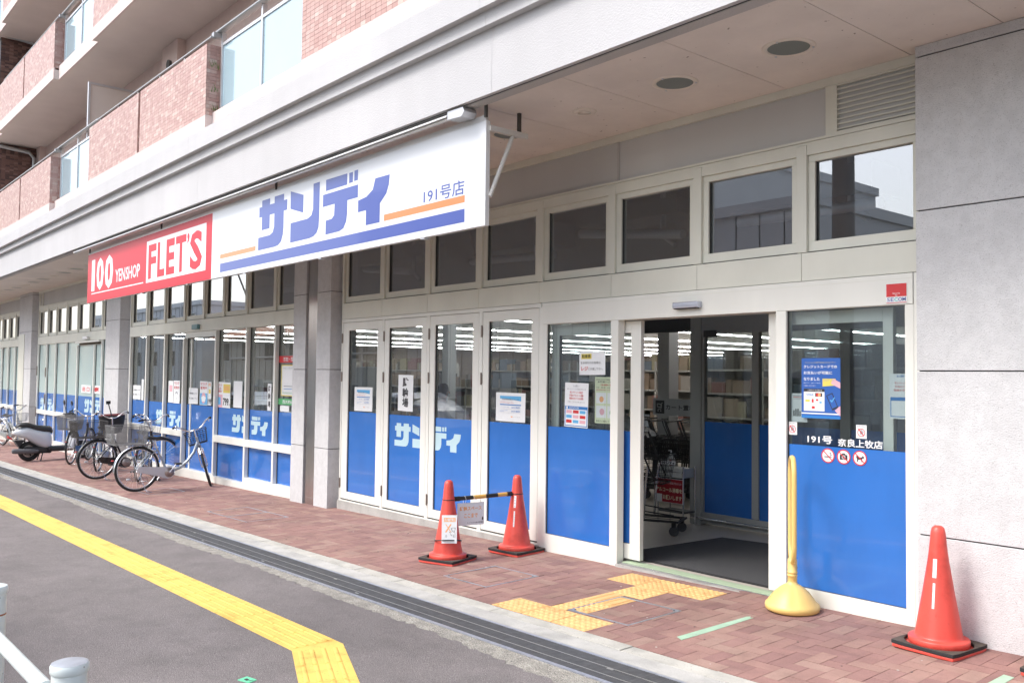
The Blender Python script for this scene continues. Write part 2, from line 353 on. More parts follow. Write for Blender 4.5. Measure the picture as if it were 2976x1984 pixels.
# inspection covers with brick infill
cov = [('at the foot of the left cone', 0), ('overlapping the orange tactile tiles', 1), ('double one in front of the stone pier', 2), ('beside the silver bicycle stand', 3)]
fr = mat('cover_frame', (.40, .42, .46), .4, met=.55, var=.25, vs=25)
for lab, i in cov:
    a, b_, c, d = HOLES[i]; t = .016
    root = empty('inspection_cover', (0, 0, 0), label='steel framed pavement cover filled with brick, '+lab, cat='manhole cover', group='steel framed covers in the brick pavement'); root.rotation_euler = GROT
    m = MB().box(a, b_, c, c+t, -.03, .002).box(a, b_, d-t, d, -.03, .002).box(a, a+t, c+t, d-t, -.03, .002).box(b_-t, b_, c+t, d-t, -.03, .002)
    for cx, cy in ((a+t, c+t), (b_-t, d-t)):
        s1 = 1 if cx < (a+b_)/2 else -1; m.slab([(cx, cy), (cx+s1*.05, cy), (cx, cy+s1*.05)][::s1], -.02, .0015)
    if i == 2: m.box(-10.35, -10.325, c+t, d-t, -.03, .002)
    m.build('frame', fr, root)
    MB().box(a+t, b_-t, c+t, d-t, -.03, -.004).build('tray', joint, root)
    hol = [(-10.35, -10.325, c, d)] if i == 2 else ([(-4.47, -4.32, c, d)] if i == 1 else [])
    for r in bricks(a+t+.001, b_-t-.001, c+t+.001, d-t-.001, hol): put_brick(r, root)
    for cx, cy in ((a+t+.02, c+t+.02), (b_-t-.02, d-t-.02)): MB().lathe([(.008, .0018), (.008, .003)], 10, (cx, cy, 0)).build('keyhole', dark, root)
    if i == 1:
        tactile(-4.468, -4.322, 4.345, 4.6, root, 'dot', yelo, x0=-4.63, y0=4.305); tactile(-4.468, -4.322, 4.603, 4.84, root, 'bar', yelo, x0=-4.63)
# yellow guidance strip on the footpath
ys = ground_obj(MB().slab([(-60, 2.485), (-4.935, 2.485), (-4.38, 2.248), (-3.6, 1.90), (-3.36, 2.12), (-4.16, 2.49), (-4.843, 2.777), (-60, 2.777)], -.01, .003), 'guidance_strip', yel, kind='structure')
tm = MB().box(.0015, .2985, 0, .292, 0, .0025)
for j in range(4): tm.loft([((.008, .045+j*.068, .0025), (0, .013, 0), (0, 0, .0028)), ((.29, .045+j*.068, .0025), (0, .013, 0), (0, 0, .0028))], 8)
tm = tm.mesh('tactile_tile', yel)
x = -4.95-.3
while x > -21: obj('tactile_tile', tm, ys, loc=(x, 2.485, .002)); x -= .3
ang = math.atan2(-.237, .555)
for i in range(5):
    q = .03+i*.3; o = obj('tactile_tile', tm, ys, loc=(-4.935+math.cos(ang)*q, 2.485+math.sin(ang)*q, .002), rot=(0, 0, ang))
# small things lying on the ground
mint = mat('mint_tape', (.38, .56, .41), .5, var=.12, vs=20, speck=[(40, (.3, .3, .28), .7)])
def flat(poly, name, m, lab, cat, z=.0022, **k):
    o = MB().slab(poly, -.0015, z).build(name, m, label=lab, cat=cat, **k); o.rotation_euler = GROT; return o
flat([(-3.56, 4.36), (-3.50, 4.33), (-3.49, 4.6), (-3.494, 5.06), (-3.51, 5.045), (-3.525, 5.075), (-3.54, 5.05), (-3.552, 4.7)], 'floor_tape', mint, 'mint green tape strip stuck on bricks left of the yellow stand', 'tape')
flat([(-1.962, 4.3), (-1.90, 4.3), (-1.897, 5.06), (-1.953, 5.07)], 'floor_tape', mint, 'mint green tape strip beside the cone base at the right edge', 'tape')
flat([(-4.651, 2.029), (-4.563, 2.054), (-4.581, 2.105), (-4.668, 2.089)], 'ground_marker', mat('marker_green', (.16, .62, .36), .5), 'small bright green marker plate on the asphalt at the bottom edge', 'marker', z=.004)
mk = MB().box(-4.635, -4.60, 2.055, 2.075, .004, .0046).box(-4.592, -4.584, 2.064, 2.09, .004, .0046); o = mk.build('arrow', black, bpy.data.objects['ground_marker'])
sp = MB()
for i in range(90):
    x, y = random.uniform(-14, -2), random.uniform(4.05, 5.5); r = random.uniform(.003, .011); sp.slab([(x+r*math.cos(a*1.05)*random.uniform(.7, 1.2), y+r*math.sin(a*1.05)*random.uniform(.7, 1.2)) for a in range(6)], 0, .0019, 0 if random.random() < .5 else 1)
o = sp.build('chewing_gum_spots', [mat('gum', (.09, .07, .065), .8), mat('gum_pale', (.5, .44, .4), .8)], kind='stuff', label='dark and pale gum spots trodden into the brick pavement', cat='litter'); o.rotation_euler = GROT
# ================================================================ BUILDING
B = empty('apartment_building', (0, 5.6, 0), label='apartment block with a glazed supermarket at street level and pink tiled balconies above', cat='building')
B.location = (0, 0, 0)
FY = 5.61
def bx(name, m, x0, x1, y0, y1, z0, z1, parent=None, bevel=0, **k): return MB().box(x0, x1, y0, y1, z0, z1).build(name, m, parent or B, bevel, **k)
ZB = -.9
# ---- stone piers, made of stacked slabs with open joints
def pier(x0, x1, y0, yb, name='stone_pier', zs=(-.335, .668, 1.668, 2.66, 3.627, 3.70)):
    core = bx(name, joint, x0+.012, x1-.012, y0+.012, yb, ZB, 3.70)
    z0 = ZB
    for z in zs[1:]:
        MB().box(x0, x1, y0, yb-.001, z0+.004, z-.004).build('stone_slab', stone, core, bevel=.003); z0 = z
    return core
pier(-2.600, 1.5, 5.475, 5.9)
pier(-10.437, -10.080, 5.508, 5.80); pier(-11.10, -10.742, 5.508, 5.80)
pier(-19.62, -18.69, 5.508, 5.80); pier(-27.72, -26.24, 5.508, 5.80); pier(-36.5, -35.2, 5.508, 5.8)
st = bx('steel_panel', steel, -10.736, -10.443, 5.530, 5.80, ZB, 3.70); bx('skirting', steel2, -10.735, -10.444, 5.527, 5.53, .003, .011, st)
MB().box(-10.60, -10.592, 5.5285, 5.53, 1.0, 1.006).build('fixing', joint, st)
for a, b in ((-18.69, -18.36), (-26.24, -25.96), (-10.08, -9.965)): bx('pier_return', stone, a, b, 5.70, 5.82, ZB, 3.70)
bx('pier_return', stone, -11.12, -11.10, 5.6, 5.82, ZB, 3.7)
# ---- soffit over the shopfront: fibre boards with thin joints
jx = [-45, -40, -36.2, -31.7, -27.1, -22.6, -18.1, -13.6, -9.05, -7.24, -6.33, -5.42, -4.505, -3.592, -2.682, -2.082, -1.0, 1.5]
sf = bx('soffit', joint, -45, 1.5, 4.22, 5.9, 3.704, 3.74)
for a, b in zip(jx, jx[1:]): bx('soffit_board', soffit_m, a+.0025, b-.0025, 4.222, 5.9, 3.698, 3.7035, sf)
# ---- street front of the slab: a stepped stucco band
def band(name, m, prof, x0, x1, parent=B, **k):   # profile in y,z extruded along x
    n = len(prof); mb = MB(); mb.add([(x0, y, z) for y, z in prof]+[(x1, y, z) for y, z in prof],
        [tuple(range(n-1,-1,-1)), tuple(range(n, 2*n))]+[(i, (i+1)%n, (i+1)%n+n, i+n) for i in range(n)])
    return mb.build(name, m, parent, **k)
js = [-45, -33, -25.4, -19.5, -13.65, -12.0, -7.6, -3.6, 1.5]
for i, (a, b) in enumerate(zip([-45, -34.1, -28.2, -22.4, -16.6, -10.9, -5.1], [-34.1, -28.2, -22.4, -16.6, -10.9, -5.1, 1.5])):
    band('fascia_panel', stucco, [(4.08, 3.70), (4.13, 3.70), (4.5, 3.705), (4.7, 4.9), (4.5, 4.51), (3.953, 4.51), (3.953, 4.295), (4.016, 4.295), (4.016, 4.188), (4.08, 4.188)], a+.0015, b-.0015)
bx('fascia_core', joint, -45, 1.5, 4.14, 4.5, 3.712, 4.49)
bx('drip_edge', stucco_d, -45, 1.5, 4.125, 4.222, 3.692, 3.70); bx('drip_groove', joint, -45, 1.5, 4.118, 4.126, 3.697, 3.705)
# ---- recessed downlights
lensm = mat('lamp_lens', (.15, .175, .165), .3); ringm = mat('lamp_ring', (.74, .68, .60), .5)
for i in range(28):
    x = -3.13-.915*i; k = i % 3
    if i == 2 or k == 2:
        d = MB().lathe([(.095, 3.698), (.093, 3.688), (.070, 3.686)], 24, (x, 4.91, 0)).lathe([(.05, 3.686), (.052, 3.684), (.0, 3.683)], 20, (x, 4.91, 0)).build('downlight', ringm, B)
        continue
    d = MB(); d.lathe([(.165, 3.698), (.163, 3.692), (.132, 3.690), (.130, 3.70), (.128, 3.76)], 32, (x, 4.90, 0))
    d = d.build('downlight', ringm, B)
    MB().lathe([(.130, 3.6945), (.0, 3.6940)], 28, (x, 4.90, 0)).build('lens', lensm, d)
    c = MB()
    for a in (.6, 2.7, 4.8): c.lathe([(.008, 3.69), (.006, 3.682)], 8, (x+.148*math.cos(a), 4.9+.148*math.sin(a), 0))
    c.build('clip', alum, d)
# ---- zone between soffit and windows (z 3.26 - 3.70) for each bay
def header(x0, x1, posts, louvers):
    bx('head_trim', beige, x0, x1, 5.598, 5.72, 3.640, 3.697)
    bx('head_rail', beige, x0, x1, 5.604, 5.72, 3.282, 3.300); bx('head_rail', beige, x0, x1, 5.61, 5.72, 3.262, 3.279)
    edges = [x0]+posts+[x1]
    bx('panel_backing', joint, x0, x1, 5.645, 5.72, 3.3, 3.64)
    for a, b in zip(edges, edges[1:]):
        if (a, b) in louvers or any(abs(a-l[0]) < .02 for l in louvers): continue
        bx('grey_panel', greyp, a+.003, b-.003, 5.630, 5.645, 3.301, 3.639)
        bx('panel_strip', mat('panel_strip', (.45, .44, .43), .5), b-.012, b+.012, 5.622, 5.63, 3.301, 3.639) if b < x1-.1 and not any(abs(b-l[0]) < .1 for l in louvers) else None
    for a, b in louvers:
        f = MB().box(a-.085, a, 5.606, 5.64, 3.301, 3.639).box(a, b, 5.606, 5.64, 3.301, 3.312).box(a, b, 5.606, 5.64, 3.628, 3.639)
        if b < x1-.03: f.box(b, b+.03, 5.606, 5.64, 3.301, 3.639)
        f = f.build('louvre_vent', beige, B); bx('gap_shade_plate', dark, a, b, 5.640, 5.644, 3.312, 3.628, f)  # near-black plate paints the shade in the gaps between the slats
        for i in range(9):
            z = 3.324+i*.0345; MB().box(a, b, 5.612, 5.626, z, z+.0095).build('slat', beige, f)
header(-9.965, -2.60, [-7.2, -5.26, -3.29], [(-3.205, -2.60)])
header(-18.36, -11.10, [-15.4, -13.4], [])
header(-25.96, -19.62, [-25.55], [(-25.86, -25.58)])
header(-35.2, -27.72, [-31], [])
# ---- upper windows and transom panels
def uppers(seams, z1=3.26, g=None):
    g = g or clear_up
    for a, b in zip(seams, seams[1:]):
        u = MB().box(a+.040, b-.04, 5.632, 5.70, 2.507, 2.578).box(a+.040, b-.04, 5.632, 5.70, 3.142, 3.19).box(a+.040, a+.092, 5.632, 5.70, 2.578, 3.142).box(b-.092, b-.04, 5.632, 5.70, 2.578, 3.142)
        u = u.build('upper_window', beige, B, bevel=.003); m = MB().box(a+.085, b-.085, 5.662, 5.664, 2.572, 3.15); m.build('glass_pane', g, u)
        MB().box(a+.088, a+.097, 5.648, 5.66, 2.578, 3.142).build('gasket', joint, u)
        bx('window_head', beige, a+.04, b-.04, 5.612, 5.72, 3.19, 3.262)
    for i, s in enumerate(seams):
        a, b = (s, s+.04) if i == 0 else ((s-.04, s) if i == len(seams)-1 else (s-.04, s+.04))
        bx('mullion', beige, a, b, 5.606, 5.72, 2.502, 3.26, bevel=.002)
def transoms(seams, z0=2.30, z1=2.497):
    bx('transom_core', joint, seams[0], seams[-1], 5.63, 5.74, z0+.01, 2.506)
    for a, b in zip(seams, seams[1:]): bx('transom_panel', beige, a+.0015, b-.0015, 5.607, 5.63, z0, z1, bevel=.0015)
SA = [-9.965, -9.026, -8.093, -7.173, -6.246, -5.321, -4.399, -3.479, -2.60]
SB = [-18.36, -17.40, -16.42, -15.44, -14.57, -13.74, -12.87, -11.90, -11.10]
SC = [-25.96, -24.98, -24.12, -23.17, -22.20, -21.22, -20.27, -19.62]
SD = [-35.2, -34.2, -33.2, -32.3, -31.4, -30.5, -29.6, -28.7, -27.72]
for q in (SA, SB, SC, SD): uppers(q); transoms(q)
# ---- bay A: four folding glass doors
bx('sill_upstand', concrete, -10.0, -6.22, 5.604, 5.8, ZB, .040); bx('sill_strip', beige2, -9.965, -6.22, 5.608, 5.66, .042, .056)
bx('sill_gap', joint, -9.965, -6.2, 5.625, 5.66, .050, .07)
dA = [(-9.93, -9.012, -9.79, -9.12), (-8.955, -8.095, -8.862, -8.196), (-8.032, -7.168, -7.938, -7.269), (-7.10, -6.252, -7.006, -6.356)]
bx('door_head', beige2, -9.965, -6.22, 5.609, 5.70, 2.258, 2.296)
hin = mat('hinge_bronze', (.26, .22, .19), .45, met=.6)
logo_sa = [[(-9.347,3.442),(-8.664,3.442),(-8.664,3.33),(-9.347,3.33)], [(-9.279,3.512),(-9.08,3.512),(-9.08,3.442),(-9.279,3.442)], [(-9.279,3.33),(-9.08,3.33),(-9.08,3.183),(-9.279,3.183)],
    [(-8.968,3.512),(-8.742,3.512),(-8.742,3.442),(-8.968,3.442)],
    [(-8.968,3.33),(-8.742,3.33),(-8.742,3.15),(-8.752,3.08),(-8.79,3.01),(-8.86,2.975),(-8.95,2.967),(-9.362,2.967),(-9.362,3.108),(-9.07,3.108),(-9.0,3.13),(-8.968,3.19)]]
logo_n = [[(-8.587,3.511),(-8.298,3.432),(-8.298,3.249),(-8.587,3.327)],
    [(-8.087,3.512),(-7.955,3.512),(-7.955,3.15),(-7.965,3.06),(-8.0,3.01),(-8.07,2.98),(-8.16,2.97),(-8.578,2.97),(-8.578,3.175),(-8.2,3.175),(-8.12,3.2),(-8.087,3.26)]]
logo_d = [[(-7.827,3.509),(-7.415,3.505),(-7.415,3.398),(-7.827,3.398)], [(-7.378,3.502),(-7.309,3.502),(-7.309,3.405),(-7.378,3.405)], [(-7.284,3.508),(-7.217,3.508),(-7.217,3.41),(-7.284,3.41)],
    [(-7.884,3.368),(-7.212,3.368),(-7.212,3.248),(-7.884,3.248)], [(-7.649,3.248),(-7.405,3.248),(-7.405,3.12),(-7.42,3.05),(-7.47,2.99),(-7.55,2.97),(-7.82,2.968),(-7.82,3.106),(-7.70,3.11),(-7.655,3.14)]]
logo_i = [[(-6.91,3.375),(-6.669,3.372),(-6.681,3.283),(-6.72,3.21),(-6.824,3.136),(-6.824,2.966),(-7.063,2.967),(-7.063,3.106),(-7.206,3.106),(-7.206,3.215),(-7.06,3.23),(-6.95,3.28)]]
LOGO = (logo_sa+logo_n, logo_d+logo_i); LX0, LX1, LZ0, LZ1 = -9.362, -6.669, 2.967, 3.512
def logo(mb, x0, x1, z0, z1, y, m=0, halves=(0, 1), lim=None):
    for h in halves:
        for p in LOGO[h]:
            q = [(x0+(x-LX0)/(LX1-LX0)*(x1-x0), z0+(z-LZ0)/(LZ1-LZ0)*(z1-z0)) for x, z in p]
            if lim:
                q = [(min(max(x, lim[0]), lim[1]), z) for x, z in q]
                if max(x for x, z in q)-min(x for x, z in q) < .004: continue
            mb.poly(q, y, m)
def leaf(name, x0, x1, g0, g1, z0, z1, gz0, gz1, y, film=None, g=clear, m=beige2, film_m=filmb, hinge=None, lg=None, rail=None, glass_m=None):
    f = MB().box(x0, g0, y, y+.045, z0, z1).box(g1, x1, y, y+.045, z0, z1).box(g0, g1, y, y+.045, z0, gz0).box(g0, g1, y, y+.045, gz1, z1)
    if rail: f.box(g0, g1, y+.001, y+.045, *rail)
    d = f.build(name, m, B, bevel=.0025)
    MB().box(g0-.006, g1+.006, y+.024, y+.030, gz0-.006, gz1+.006).build('glass_pane', glass_m or g, d)
    MB().box(g0, g0+.006, y+.012, y+.024, gz0, gz1).box(g0+.006, g1, y+.012, y+.024, gz0, gz0+.003).build('gasket', joint, d)
    if film:
        if rail:
            MB().box(g0+.004, g1, y+.021, y+.0235, rail[1], film).build('blue_film', film_m, d); MB().box(g0+.004, g1, y+.021, y+.0235, gz0+.002, rail[0]).build('blue_film', film_m, d)
        else: MB().box(g0+.006, g1, y+.021, y+.0235, gz0+.003, film).build('blue_film', film_m, d)
    if lg:
        q = MB(); logo(q, *lg[:4], y+.0205, 0, lg[4], (g0+.005, g1-.002)); q.build('film_lettering', filmt, d)
    for hz in hinge or ():
        MB().tube([(x0-.014, y-.004, hz-.06), (x0-.014, y-.004, hz+.06)], .0105, 10).box(x0-.02, x0+.004, y-.003, y+.003, hz-.045, hz+.045).build('hinge', hin, d)
    return d
lgA = (-8.74, -7.475, .80, 1.06)
for i, (a, b, c, d) in enumerate(dA):
    leaf('folding_door', a, b, c, d, .072, 2.252, .163, 2.154, FY, film=1.152, hinge=(2.06, 1.58, .26), lg=(lgA+((0,),) if i == 1 else (lgA+((1,),) if i == 2 else None)))
for a, b in ((-9.965, -9.938), (-9.006, -8.961), (-8.089, -8.038), (-7.162, -7.106), (-6.246, -6.20)): bx('door_post', beige2, a, b, 5.609, 5.70, -.03, 2.258)
# ---- bay A: automatic entrance
bx('entrance_head', beige2, -6.198, -2.682, 5.600, 5.78, 2.097, 2.296, bevel=.003); bx('head_line', beige, -6.19, -2.69, 5.5985, 5.600, 2.262, 2.264)
bx('jamb', beige2, -2.678, -2.600, 5.606, 5.72, ZB, 2.296)
leaf('fixed_light', -6.198, -5.225, -6.132, -5.312, ZB, 2.096, .163, 2.094, 5.606, film=1.150)
bx('entrance_post', beige2, -5.312, -5.226, 5.600, 5.68, -.3, 2.096)
leaf('sliding_door', -6.16, -5.052, -6.06, -5.168, .075, 2.09, .20, 1.99, 5.695, film=1.15)
leaf('sliding_door', -3.806, -2.86, -3.72, -2.93, .075, 2.09, .20, 2.0, 5.695)
bx('entrance_post', beige2, -3.682, -3.600, 5.600, 5.68, -.3, 2.096); bx('slot', dark, -3.702, -3.683, 5.66, 5.69, .16, 2.02)
leaf('fixed_light', -3.682, -2.68, -3.597, -2.737, ZB, 2.096, .163, 2.094, 5.606, film=1.150)
bx('threshold', mat('threshold_green', (.42, .52, .36), .5), -5.2, -3.7, 5.64, 5.745, -.2, .055); bx('door_track', steel2, -5.2, -3.7, 5.615, 5.638, -.2, .050); bx('step_edge', concrete, -5.22, -3.70, 5.575, 5.612, -.3, .040)
s1 = MB().loft([((-4.47-.125, 5.575, 2.183), (0, .026, 0), (0, 0, .026)), ((-4.47+.125, 5.575, 2.183), (0, .026, 0), (0, 0, .026))], 16, e=5).build('door_sensor', mat('sensor_silver', (.55, .58, .66), .25, met=.5), B, bevel=.004); bx('sensor_window', dark, -4.585, -4.36, 5.553, 5.59, 2.153, 2.160, s1)
# ---- bay B
bx('base_rail', beige2, -18.36, -11.10, 5.606, 5.74, ZB, -.10)
def lightB(x0, x1, z0, rail=True, name='shop_window', m=beige2, gm_=clear, film=1.066, y=5.608, dep=.07, lg=None, zt=2.297, fm=filmb, split=None):
    w = .055; f = MB().box(x0, x0+w, y, y+.13, -.12, zt).box(x0+w, x1, y, y+.13, ZB, z0).box(x0+w, x1, y, y+.13, zt, zt+.004)
    if rail: f.box(x0+w, x1, y, y+.13, .512, .618)
    d = f.build(name, m, B, bevel=.0025); g = y+dep
    MB().box(x0+w-.004, x1+.004, g, g+.006, z0-.004, zt).build('glass_pane', gm_, d)
    MB().box(x0+w, x0+w+.008, g-.012, g, z0, zt).build('gasket', joint, d)
    if film:
        zz = [(z0+.002, .511), (.619, film)] if rail else [(z0+.002, film)]
        for a, b in zz: MB().box(x0+w+.008, x1, g-.003, g-.0008, a, b).build('blue_film', fm, d)
    if lg: q = MB(); logo(q, *lg[:4], g-.0035, 0, lg[4], (x0+w+.01, x1-.002)); q.build('film_lettering', filmt, d)
    return d
EB = [-18.36, -17.40, -16.42, -15.47, -14.06, -12.87, -11.90, -11.10]
lg1 = (-16.93, -15.66, .655, .925); lg2 = (-13.45, -12.18, .70, .97)
for i, (a, b) in enumerate(zip(EB, EB[1:])):
    if i == 3:
        bx('door_head', beige2, a+.055, b, 5.63, 5.74, 2.20, 2.297)
        lightB(a, b, -.02, rail=False, name='automatic_door', zt=2.20, dep=.08)
        bx('door_stile', beige2, a+.22, a+.27, 5.67, 5.72, -.02, 2.2); continue
    lightB(a, b, .056 if i > 4 else -.035, rail=True, lg={1: lg1+((0,),), 2: lg1+((1,),), 4: lg2+((0,),), 5: lg2+((1,),)}.get(i))
tl = mat('teal_case', (.12, .26, .29), .4); bx('door_sensor', tl, -14.96, -14.70, 5.56, 5.606, 2.335, 2.415, bevel=.008)
# ---- bay C, frosted glass
EC = [-25.96, -25.05, -24.16, -23.17, -22.2, -20.85, -20.27, -19.62]
cg = (-25.70, -24.25, .62, .915); cg2 = (-21.6, -20.1, .70, .99)
for i, (a, b) in enumerate(zip(EC, EC[1:])):
    lightB(a, b, .03 if i in (0, 1) else -.1, rail=i not in (4, 5), gm_=frost, film=1.055, dep=.05, name='folding_door' if i < 2 else ('automatic_door' if i in (4, 5) else 'shop_window'), lg={0: cg+((0,),), 1: cg+((1,),), 4: cg2+((0,),), 5: cg2+((1,),)}.get(i), zt=2.297 if i not in (4, 5) else 2.2)
bx('base_rail', beige2, -25.96, -19.62, 5.606, 5.74, ZB, -.2); bx('door_canopy', beige2, -22.15, -20.3, 5.56, 5.64, 2.255, 2.29); bx('door_sensor', white, -21.5, -21.15, 5.54, 5.606, 2.325, 2.39, bevel=.01)
for a, z in ((-25.96, 1.62), (-25.05, 1.58), (-25.05, .9), (-25.96, .55)): MB().box(a, a+.05, 5.59, 5.61, z-.12, z+.12).build('hinge', hin, B)
# ---- bay D
for i, (a, b) in enumerate(zip(SD, SD[1:])): lightB(a, b, .02, rail=i < 7, gm_=frost, film=1.05, dep=.05, name='folding_door')
bx('base_rail', beige2, -35.2, -27.72, 5.606, 5.74, ZB, -.2)
bx('service_panel', beige, -27.68, -27.0, 5.495, 5.508, -.35, 2.6)
# ---- store shell
bx('store_floor', mat('floor_vinyl', (.55, .50, .44), .35, var=.06, vs=2), -36, 1.5, 5.74, 36, -.15, .055, kind='structure').parent = None
COLO = bpy.data.objects
bx('store_ceiling', mat('store_ceiling_white', (.50, .50, .50), .8), -36, 1.5, 6.99, 36, 2.93, 3.1, kind='structure').parent = None
w_ = MB().box(-36, 1.5, 36, 36.2, -.1, 3).box(-36.2, -36, 5.75, 36, -.1, 3).box(.3, .5, 5.75, 36, -.1, 3).box(-36, 1.5, 5.9, 6.0, 2.5, 3.1)
w_ = MB().box(-36, 1.5, 36, 36.2, -.1, 3).box(-36.2, -36, 5.75, 36, -.1, 3).box(.3, .5, 5.75, 36, -.1, 3)
w_.build('store_wall', mat('store_wall_beige', (.50, .42, .36), .8, var=.05), kind='structure')
bx('floor_slab', slab_m, -45, 1.5, 4.5, 13, 3.75, 4.9)
# dark lobby liner behind the upper windows
bx('ceiling_void', mat('void_grey', (.34, .34, .34), .9), -35, 1.4, 6.95, 6.985, 2.55, 3.69); bx('void_top', MATS['void_grey'], -35, 1.4, 5.72, 6.95, 3.66, 3.69)
for i, X in enumerate((-3.2, -5.1, -6.9, -9.3, -12.0, -14.4, -16.6)):
    MB().tube([(X, 6.2+.1*(i % 3), 2.9), (X-1.3, 6.3, 2.93+.12*(i % 2))], .045, 10).build('ceiling_pipe', alum, B); MB().tube([(X-.4, 6.5, 3.66), (X-.4, 6.5, 2.95), (X-.25, 6.5, 2.85)], .028, 8).build('ceiling_pipe', alum, B)
    bx('ceiling_duct', MATS['void_grey'], X-1.5, X-.2, 6.45, 6.9, 3.05+.1*(i % 2), 3.3)
# ---- balconies
BY = 4.55
tile_m = [mat('tile_%d' % i, c, .45, var=.06, vs=30) for i, c in enumerate([(.47, .295, .255), (.445, .268, .232), (.50, .335, .292), (.55, .41, .36), (.41, .24, .205)])]
grout = mat('grout', (.27, .17, .15), .9)
pw = [.27, .25, .24, .10, .14]
def tiles_face(mb_or_root, x0, x1, z0, z1, y, side=None):
    out = []; nx = int(round((x1-x0)/.1)); nz = int(round((z1-z0)/.0487)); dx = (x1-x0)/nx; dz = (z1-z0)/nz
    return [(x0+i*dx, z0+j*dz, dx, dz) for i in range(nx) for j in range(nz)]
TM = {}
NEAR = []
def bal_wall(x0, x1, z0, z1, groove, floor):
    g0, g1 = groove-.05, groove+.05
    r = MB().box(x0+.01, g0, BY+.01, BY+.19, z0, z1).box(g1, x1-.01, BY+.01, BY+.19, z0, z1).box(g0, g1, BY+.07, BY+.19, z0, z1).build('balcony_wall', grout, B)
    far = MB(); cand = []
    for a, b in ((x0, g0), (g1, x1)):
        for x, z, dx, dz in tiles_face(None, a, b, z0, z1, BY): cand.append(('f', x, z, dx, dz))
    for z, in [(z0+i*(z1-z0)/20,) for i in range(20)]:
        y = BY+.012
        for wd in ((.038, .095, .06) if True else ()): cand.append(('s', y, z, wd, (z1-z0)/20)); y += wd+.002
        cand.append(('g', BY+.012, z, .055, (z1-z0)/20))
    for q in cand:
        mi = random.choices(range(5), pw)[0]
        if q[0] == 'f':
            _, x, z, dx, dz = q; e = random.uniform(0, .0015)
            if floor == 2 and len(NEAR) < 290 and ((x0 > -10 and x < -7.3) or (x > -12.75 and x0 < -10 and z < z0+.6 and x < -11.9)):
                k = (round(dx, 3), mi)
                if k not in TM: TM[k] = MB().box(.0018, dx-.0018, -.008, 0, .0018, dz-.0018).mesh('wall_tile', tile_m[mi])
                NEAR.append(obj('wall_tile', TM[k], r, loc=(x, BY+.010-e, z)))
            else: far.box(x+.0018, x+dx-.0018, BY+.002-e, BY+.010, z+.0018, z+dz-.0018, mi)
        elif q[0] == 's':
            _, y, z, wd, dz = q; far.box(x1-.010, x1-.001, y, y+wd, z+.0018, z+dz-.0018, mi)
        else:
            _, y, z, wd, dz = q; far.box(g0, g0+.008, y, y+wd, z+.0018, z+dz-.0018, mi); far.box(g1-.008, g1, y, y+wd, z+.0018, z+dz-.0018, mi)
    far.build('tile_facing', tile_m, r, kind='stuff')
railm = mat('rail_grey', (.40, .41, .41), .35, met=.5)
def floor_level(zb, n):      # zb = bottom of the tiled parapet
    zt = zb+.985
    P = [(-26.14, -20.47, -23.3), (-17.61, -11.94, -14.77), (-9.12, -3.4, -6.2)]
    for x0, x1, g in P:
        if n > 2 and x0 > -10: continue
        bal_wall(x0, x1, zb, zt, g, n)
        (MB().box(x0, x1, BY, BY+.03, zb-.24, zb-.001) if n > 2 else MB().box(x0, x1, BY, BY+.03, zb-.24, zb-.001).box(x1-.03, x1, BY+.0301, BY+.20, zb-.24, zb-.001).box(x0, x0+.03, BY+.0301, BY+.20, zb-.24, zb-.001)).build('stucco_band', pinkst, B)
        q = MB().loft([((x0+.25 if x0 < -10 else x0, BY+.09, zb+1.085), (0, .045, 0), (0, 0, .016)), ((x1+.02, BY+.09, zb+1.085), (0, .045, 0), (0, 0, .016))], 12, e=4)
        hr = q.build('handrail', railm, B)
        xx = x0+.45
        while xx < x1: MB().box(xx, xx+.035, BY+.06, BY+.12, zt, zb+1.072).build('baluster', railm, hr); xx += 1.045
    for x0, x1 in [(-20.47, -17.61), (-11.94, -9.12)]+([(-29, -26.14)] if n > 2 else []):
        bx('stucco_band', pinkst, x0, x1, BY+.1, BY+.3, zb-.24+.2, zb+.045); bx('stucco_band', pinkst, x0, x1, BY+.1, BY+.13, zb-.24, zb-.04)
        y = BY+.20
        f = MB().box(x0+.04, x1, y-.015, y+.03, zb+.06, zb+.115).box(x0+.04, x1, y-.015, y+.03, zt-.01, zt+.03)
        for p in (x0+.045, x0+1.33, x1-.20): f.box(p, p+.045, y-.02, y+.04, zb+.055, zb+1.16)
        f = f.build('glass_railing', alum, B)
        MB().loft([((x0-.1, y-.03, zb+1.175), (0, .05, 0), (0, 0, .018)), ((x1+.05, y-.03, zb+1.175), (0, .05, 0), (0, 0, .018))], 12, e=4).build('handrail', railm, f)
        for a, b in ((x0+.09, x0+1.33), (x0+1.375, x1-.20), (x1-.155, x1)): MB().box(a, b, y, y+.008, zb+.11, zt-.01).build('glass_pane', bglass, f)
        MB().box(x0-.02, x0+.06, BY+.07, BY+.2, zb+1.08, zb+1.15).build('rail_link', railm, f)
floor_level(5.13, 2); floor_level(8.003, 3); floor_level(10.9, 4)
for z in (7.763, 10.66):
    bx('balcony_slab', slab_m, -45, 1.5, BY+.131, 6.4, z, z+.18)
    for x0, x1 in ((-26.14, -20.47), (-17.61, -11.94), (-9.12, 0), (-45, -29)): bx('balcony_slab', slab_m, x0, x1, BY+.031, BY+.131, z, z+.2)
bx('balcony_back_wall', pinkwall, -45, 1.5, 5.86, 6.4, 4.9, 14)
for x0, x1 in ((-17.2, -16.4), (-27.3, -26.9), (-9.2, -8.4)):
    for z in (4.9, 7.95, 10.85): bx('wall_pilaster', pinkwall, x0, x1, 5.70, 5.87, z, z+2.86)
v = MB().lathe([(.0, -.03), (.06, -.03), (.085, -.01), (.085, .04)], 20); v.T = None
